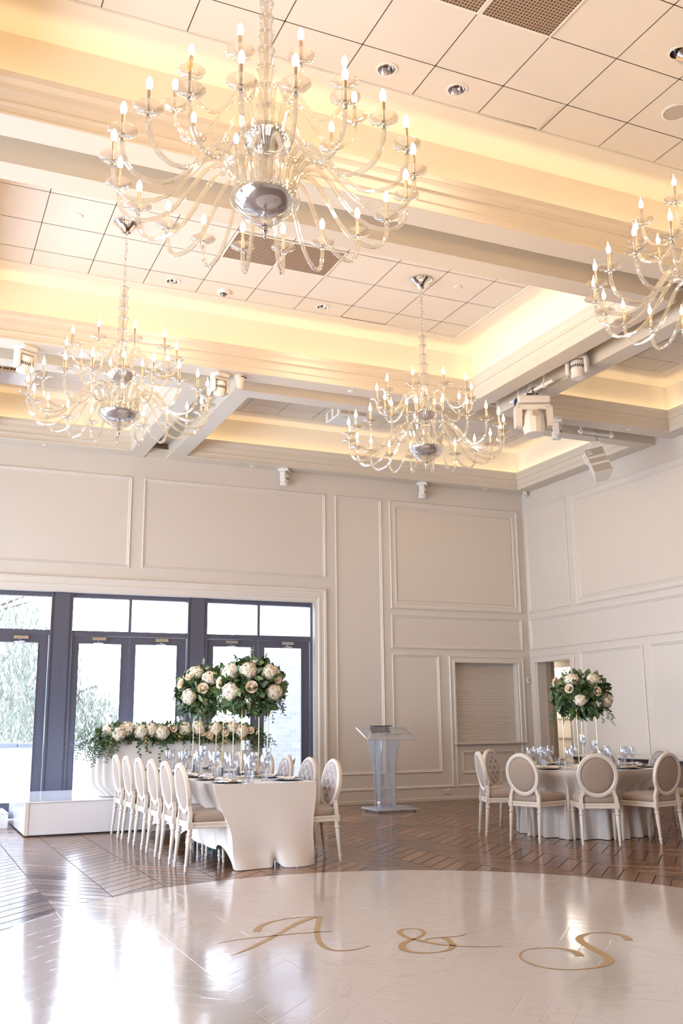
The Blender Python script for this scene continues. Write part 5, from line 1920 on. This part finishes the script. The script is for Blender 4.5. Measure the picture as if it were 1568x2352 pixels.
def rose_mesh(r=.040):
    mb = MB()
    mb.lathe([(.004, -r * .8), (r * .5, -r * .5), (r * .55, 0), (r * .44, r * .40), (r * .30, r * .64), (.002, r * .74)], 12)
    for ring, (rr, hh, n, op) in enumerate(((.22, .72, 3, .0), (.36, .70, 4, .05), (.52, .62, 5, .14), (.72, .50, 5, .30), (.95, .30, 6, .55))):
        for k in range(n):
            a0 = 2 * PI * k / n + ring * .7
            vs = []
            for j in range(4):
                v = j / 3
                for i in range(5):
                    u = i / 4 - .5
                    a = a0 + u * (2 * PI / n) * 1.35
                    q = rr * r * (.35 + .65 * v ** .6) * (1 + op * v * v)
                    z = -r * .6 + r * (hh + .6) * v * (1 - .25 * (2 * u) ** 2)
                    vs.append((q * math.cos(a), q * math.sin(a), z))
            fs = [(j * 5 + i, j * 5 + i + 1, (j + 1) * 5 + i + 1, (j + 1) * 5 + i) for j in range(3) for i in range(4)]
            mb.add(vs, fs)
    return mb.mesh('rose', M['rose'], True, 1.2)


def sprig_mesh(seed, m, r=.045, n=26):
    R = random.Random(seed)
    mb = MB()
    for k in range(n):
        d = rdir(R)
        c = Vector((0, 0, 0)) + d * r * R.uniform(.4, 1.2)
        a = d.cross(Vector((.2, .3, .9))).normalized(); b = d.cross(a)
        for q in range(5):
            an = q * 1.257 + R.random()
            e = a * math.cos(an) + b * math.sin(an); f = d.cross(e)
            mb.add([c[:], (c + e * .008 + f * .005)[:], (c + e * .014 + d * .004)[:], (c + e * .008 - f * .005)[:]], [(0, 1, 2, 3)])
    return mb.mesh('filler_flower', m, True, 3.0)


HY = [hydrangea_mesh(i) for i in range(3)]
RO = rose_mesh()
SW = sprig_mesh(3, M['white_petal'])
SY = sprig_mesh(4, M['yellow_petal'], .05, 20)


def orient(o, d, spin=0):
    o.rotation_mode = 'QUATERNION'
    o.rotation_quaternion = Vector(d).to_track_quat('Z', 'Y')


def trail(mb, R, p, d, L, lw=.012, ll=.05, nl=9, sag=.9):
    """hanging stem with paired leaves"""
    pts = []
    q = Vector(p); dd = Vector(d).normalized()
    n = nl
    for i in range(n + 1):
        pts.append(q.copy())
        dd = (dd + Vector((R.uniform(-.12, .12), R.uniform(-.12, .12), -sag / n * 1.6))).normalized()
        q = q + dd * L / n
    mb.tube([x[:] for x in pts], .0016, 4)
    for i in range(1, n + 1):
        t = (pts[i] - pts[i - 1]).normalized()
        for s in (-1, 1):
            sd = t.cross(rdir(R)).normalized()
            leaf_quads(mb, pts[i], t * .5 + sd * s * .8, rdir(R), ll * R.uniform(.7, 1.1), lw * R.uniform(.8, 1.2))


VR = Vector((.914, -.405, 0)).normalized()
VT = Vector((-.407, -.914, 0)).normalized()


def arrangement(label, loc, A, H, seed, hyd, roses, whites, s=1.0):
    """loc = centre; hyd etc. = [(u right, v up)] on the side facing the room, in metres"""
    R = random.Random(seed)
    t = thing('flower_arrangement', label, 'flower arrangement', loc, 0, None)
    MB().lathe([(.02, -H * .70), (A * .45, -H * .55), (A * .62, -H * .1), (A * .5, H * .4), (.02, H * .62)], 20).obj('moss_core', M['moss'], t)
    for mi, (mn, cnt, L, Wd) in enumerate((('leaf', 560, .088, .052), ('leaf2', 190, .09, .055), ('leaf3', 130, .07, .045))):
        lf = MB()
        for k in range(cnt):
            d = rdir(R)
            rr = R.uniform(.62, 1.03)
            p = Vector((d.x * A * rr, d.y * A * rr, d.z * H * rr))
            o_ = (d + rdir(R) * .75 + Vector((0, 0, -.15))).normalized()
            leaf_quads(lf, p, o_, (d + rdir(R) * .5).normalized(), L * R.uniform(.75, 1.4), Wd * R.uniform(.75, 1.3), curl=R.uniform(0, .4))
        lf.obj(('foliage', 'light_foliage', 'eucalyptus')[mi], M[mn], t, angle=1.5)
    tr = MB()
    for k in range(15):
        a = 2 * PI * k / 15 + R.uniform(-.2, .2)
        p = Vector((A * .75 * math.cos(a), A * .75 * math.sin(a), -H * .45))
        trail(tr, R, p, (math.cos(a), math.sin(a), -.2), R.uniform(.16, .34) * s, .013, .045, 9, 1.3)
    for k in range(5):
        a = 2 * PI * k / 5 + R.random()
        trail(tr, R, Vector((.12 * math.cos(a), .12 * math.sin(a), H * .7)), (.5 * math.cos(a), .5 * math.sin(a), 1), .16 * s, .014, .045, 5, .1)
    tr.obj('trailing_stems', M['leaf'], t, angle=1.5)

    def on(u, v, back=False):
        q = 1 - (u / A) ** 2 - (v / H) ** 2
        w = math.sqrt(max(.0, q)) * A * 1.0
        u *= 1.03; v *= 1.03
        d = VR * u + Vector((0, 0, v)) + (VT * w if not back else -VT * w)
        return d

    for i, (u, v) in enumerate(hyd):
        p = on(u, v)
        o = ob('hydrangea', HY[i % 3], t, p[:])
        orient(o, (p.x / A, p.y / A, p.z / H + .15))
        o.scale = (1.22 * s * R.uniform(.9, 1.08), 1.08 * s * R.uniform(.85, 1.1), .95 * s)
    for u, v in roses:
        p = on(u, v) * 1.08
        o = ob('rose', RO, t, p[:])
        orient(o, p)
        o.scale = (1.15 * s,) * 3
    for u, v in whites:
        p = on(u, v) * 1.03
        o = ob('filler_flower', SW, t, p[:])
        orient(o, p)
    for k in range(6):
        a = k * PI / 3 + .4
        v = (.5 if k % 2 else -.2) * H
        q = math.sqrt(1 - (v / H) ** 2) * A * .9
        d = -VT * abs(math.sin(a)) * q + VR * math.cos(a) * q + Vector((0, 0, v))
        o = ob('hydrangea', HY[k % 3], t, d[:])
        orient(o, d)
    # one or two white spires at the crown
    sp2 = MB()
    for k in range(2):
        b = Vector((R.uniform(-.05, .05), R.uniform(-.05, .05), H * .75))
        e = b + Vector((R.uniform(-.03, .03), R.uniform(-.03, .03), .20 * s))
        for i in range(16):
            f_ = i / 15
            c = b.lerp(e, f_)
            d = rdir(R)
            sp2.add([(c + d * .02 * (1.2 - f_))[:], (c + d * .012 + Vector((.01, 0, .008)))[:], (c + Vector((0, 0, .012)))[:], (c + d * .012 - Vector((.01, 0, 0)))[:]], [(0, 1, 2, 3)])
    sp2.obj('white_spire', M['white_petal'], t, False)
    return t


def stand(label, x, y, top, s=.15):
    t = thing('flower_stand', label, 'flower stand', (x, y, TZ))
    for sx in (-1, 1):
        for sy in (-1, 1):
            MB().tube([(sx * s, sy * s, .004), (sx * s, sy * s, top - TZ)], .0048, 8).obj('rod', M['gold'], t)
    for z in (.006,):
        q = MB()
        for a, b in (((-s, -s), (s, -s)), ((s, -s), (s, s)), ((s, s), (-s, s)), ((-s, s), (-s, -s))):
            q.bar((*a, z), (*b, z), .009, .009)
        q.obj('square_frame', M['gold'], t, False)
    return t


stand('near gold square flower stand on the long table', 3.53, 10.47, 1.68)
stand('far gold square flower stand on the long table', 3.52, 12.1, 1.66)
stand('gold square flower stand on the round table', 7.98, 10.45, 1.60)
k = 1 / 204
arrangement('big ball of cream hydrangeas and blush roses on the near gold stand', (3.53, 10.47, 1.80), .365, .29, 11,
            [((574 - 575) * k, 30 * k), (-40 * k, 30 * k), (-38 * k, -13 * k), (55 * k, -15 * k), (47 * k, 27 * k)],
            [(8 * k, -4 * k), (-58 * k, 5 * k), (56 * k, 14 * k)], [(0, -32 * k), (-58 * k, -25 * k), (10 * k, 48 * k), (60 * k, -30 * k)])
k = 1 / 185
arrangement('leafy ball of cream hydrangeas on the far gold stand', (3.47, 12.1, 1.79), .34, .28, 12,
            [(17 * k, 28 * k), (-28 * k, -12 * k), (-18 * k, 40 * k)],
            [(4 * k, 5 * k), (-26 * k, 30 * k), (-45 * k, 15 * k)], [(8 * k, -22 * k), (40 * k, -10 * k), (5 * k, 46 * k)])
k = 1 / 178
arrangement('flower ball over the round table with trailing dark foliage', (8.03, 10.45, 1.705), .345, .265, 13,
            [(-27 * k, 33 * k), (20 * k, 33 * k), (-15 * k, -12 * k), (48 * k, -13 * k)],
            [(-34 * k, 12 * k), (20 * k, 6 * k), (43 * k, 35 * k), (-52 * k, 30 * k)], [(24 * k, -20 * k), (-50 * k, -26 * k), (0, 48 * k)], .9)

# garland along the front of the head table
gt = thing('flower_garland', 'long garland of hydrangeas and greenery along the front of the head table', 'garland', (3.61, 13.72, 1.21))
R = random.Random(21)
core = MB()
core.tube([(-1.15, .10, .02), (-.6, .06, .03), (0, .06, .03), (.6, .06, .03), (1.15, .10, .0)], [.05, .10, .10, .10, .05], 10)
core.obj('moss_core', M['moss'], gt)
for mn, nm_, cnt, L, Wd in (('leaf', 'foliage', 780, .075, .034), ('leaf2', 'light_foliage', 260, .07, .03), ('leaf3', 'eucalyptus', 160, .07, .045)):
    lf = MB()
    for q in range(cnt):
        u = R.uniform(-1.2, 1.2)
        a = R.uniform(-2.4, 1.2)
        rr = R.uniform(.07, .15) * (1.0 if abs(u) < 1 else .8)
        p = Vector((u, .06 + rr * math.sin(a - .3) * .8 - .02, .03 + rr * math.cos(a) - (.05 if abs(u) > 1 else 0)))
        d = (Vector((R.uniform(-.6, .6), math.sin(a), math.cos(a))) + rdir(R) * .5 + Vector((.5 * (1 if u > 0 else -1) * max(0, abs(u) - .7), 0, -.2))).normalized()
        leaf_quads(lf, p, d, rdir(R), L * R.uniform(.6, 1.2), Wd * R.uniform(.7, 1.2))
    lf.obj(nm_, M[mn], gt, angle=1.5)
tr = MB()
for q in range(46):
    u = R.uniform(-1.25, -.85)
    trail(tr, R, (u, R.uniform(-.06, .12), R.uniform(-.1, .08)), (R.uniform(-.9, .1), R.uniform(-.6, .1), R.uniform(-.2, .5)), R.uniform(.20, .42), .014, .050, 10, 1.3)
for q in range(22):
    u = R.uniform(1.0, 1.25)
    trail(tr, R, (u, R.uniform(-.06, .12), R.uniform(-.1, .05)), (R.uniform(-.1, .8), R.uniform(-.6, .1), R.uniform(-.2, .5)), R.uniform(.16, .34), .014, .048, 9, 1.3)
for u, L in ((-.62, .22), (-.30, .28), (-.22, .24), (.0, .30), (.1, .28), (.55, .2), (.9, .24), (-.5, .16)):
    trail(tr, R, (u, -.06, -.03), (R.uniform(-.2, .2), -.25, -1), L, .030 if u < -.1 else .014, .05, 6, .6)
tr.obj('trailing_stems', M['leaf'], gt, angle=1.5)
for i, (u, z, y) in enumerate(((-1.02, .10, .02), (-.78, .12, -.02), (-.60, .09, -.05), (-.45, .11, -.03), (-.30, .07, -.06), (-.90, .06, -.06), (.04, .11, .0), (.22, .12, -.03), (.47, .11, -.04), (.72, .12, -.02), (.86, .07, -.05))):
    o = ob('hydrangea', HY[i % 3], gt, (u, y, z))
    orient(o, (R.uniform(-.3, .3), -.8, .7))
    o.scale = (1.22, 1.22, 1.1)
for u, z in ((-.36, .05), (.37, .02), (-.85, .13), (.26, .06), (.98, .08), (-.15, .12), (.60, .05)):
    o = ob('rose', RO, gt, (u, -.09, z))
    orient(o, (R.uniform(-.2, .2), -1, .4))
for u, z in ((-.7, .17), (-.2, .15), (.15, .16), (.6, .17), (-1.1, .05), (.5, .0), (1.1, .04), (-.55, .0)):
    o = ob('filler_flower', SW, gt, (u, -.06, z))
for u, z in ((-.52, -.04), (-.05, .02), (.42, -.03), (.85, -.02), (-1.0, -.05), (.62, -.06)):
    o = ob('filler_flower', SY, gt, (u, -.09, z))
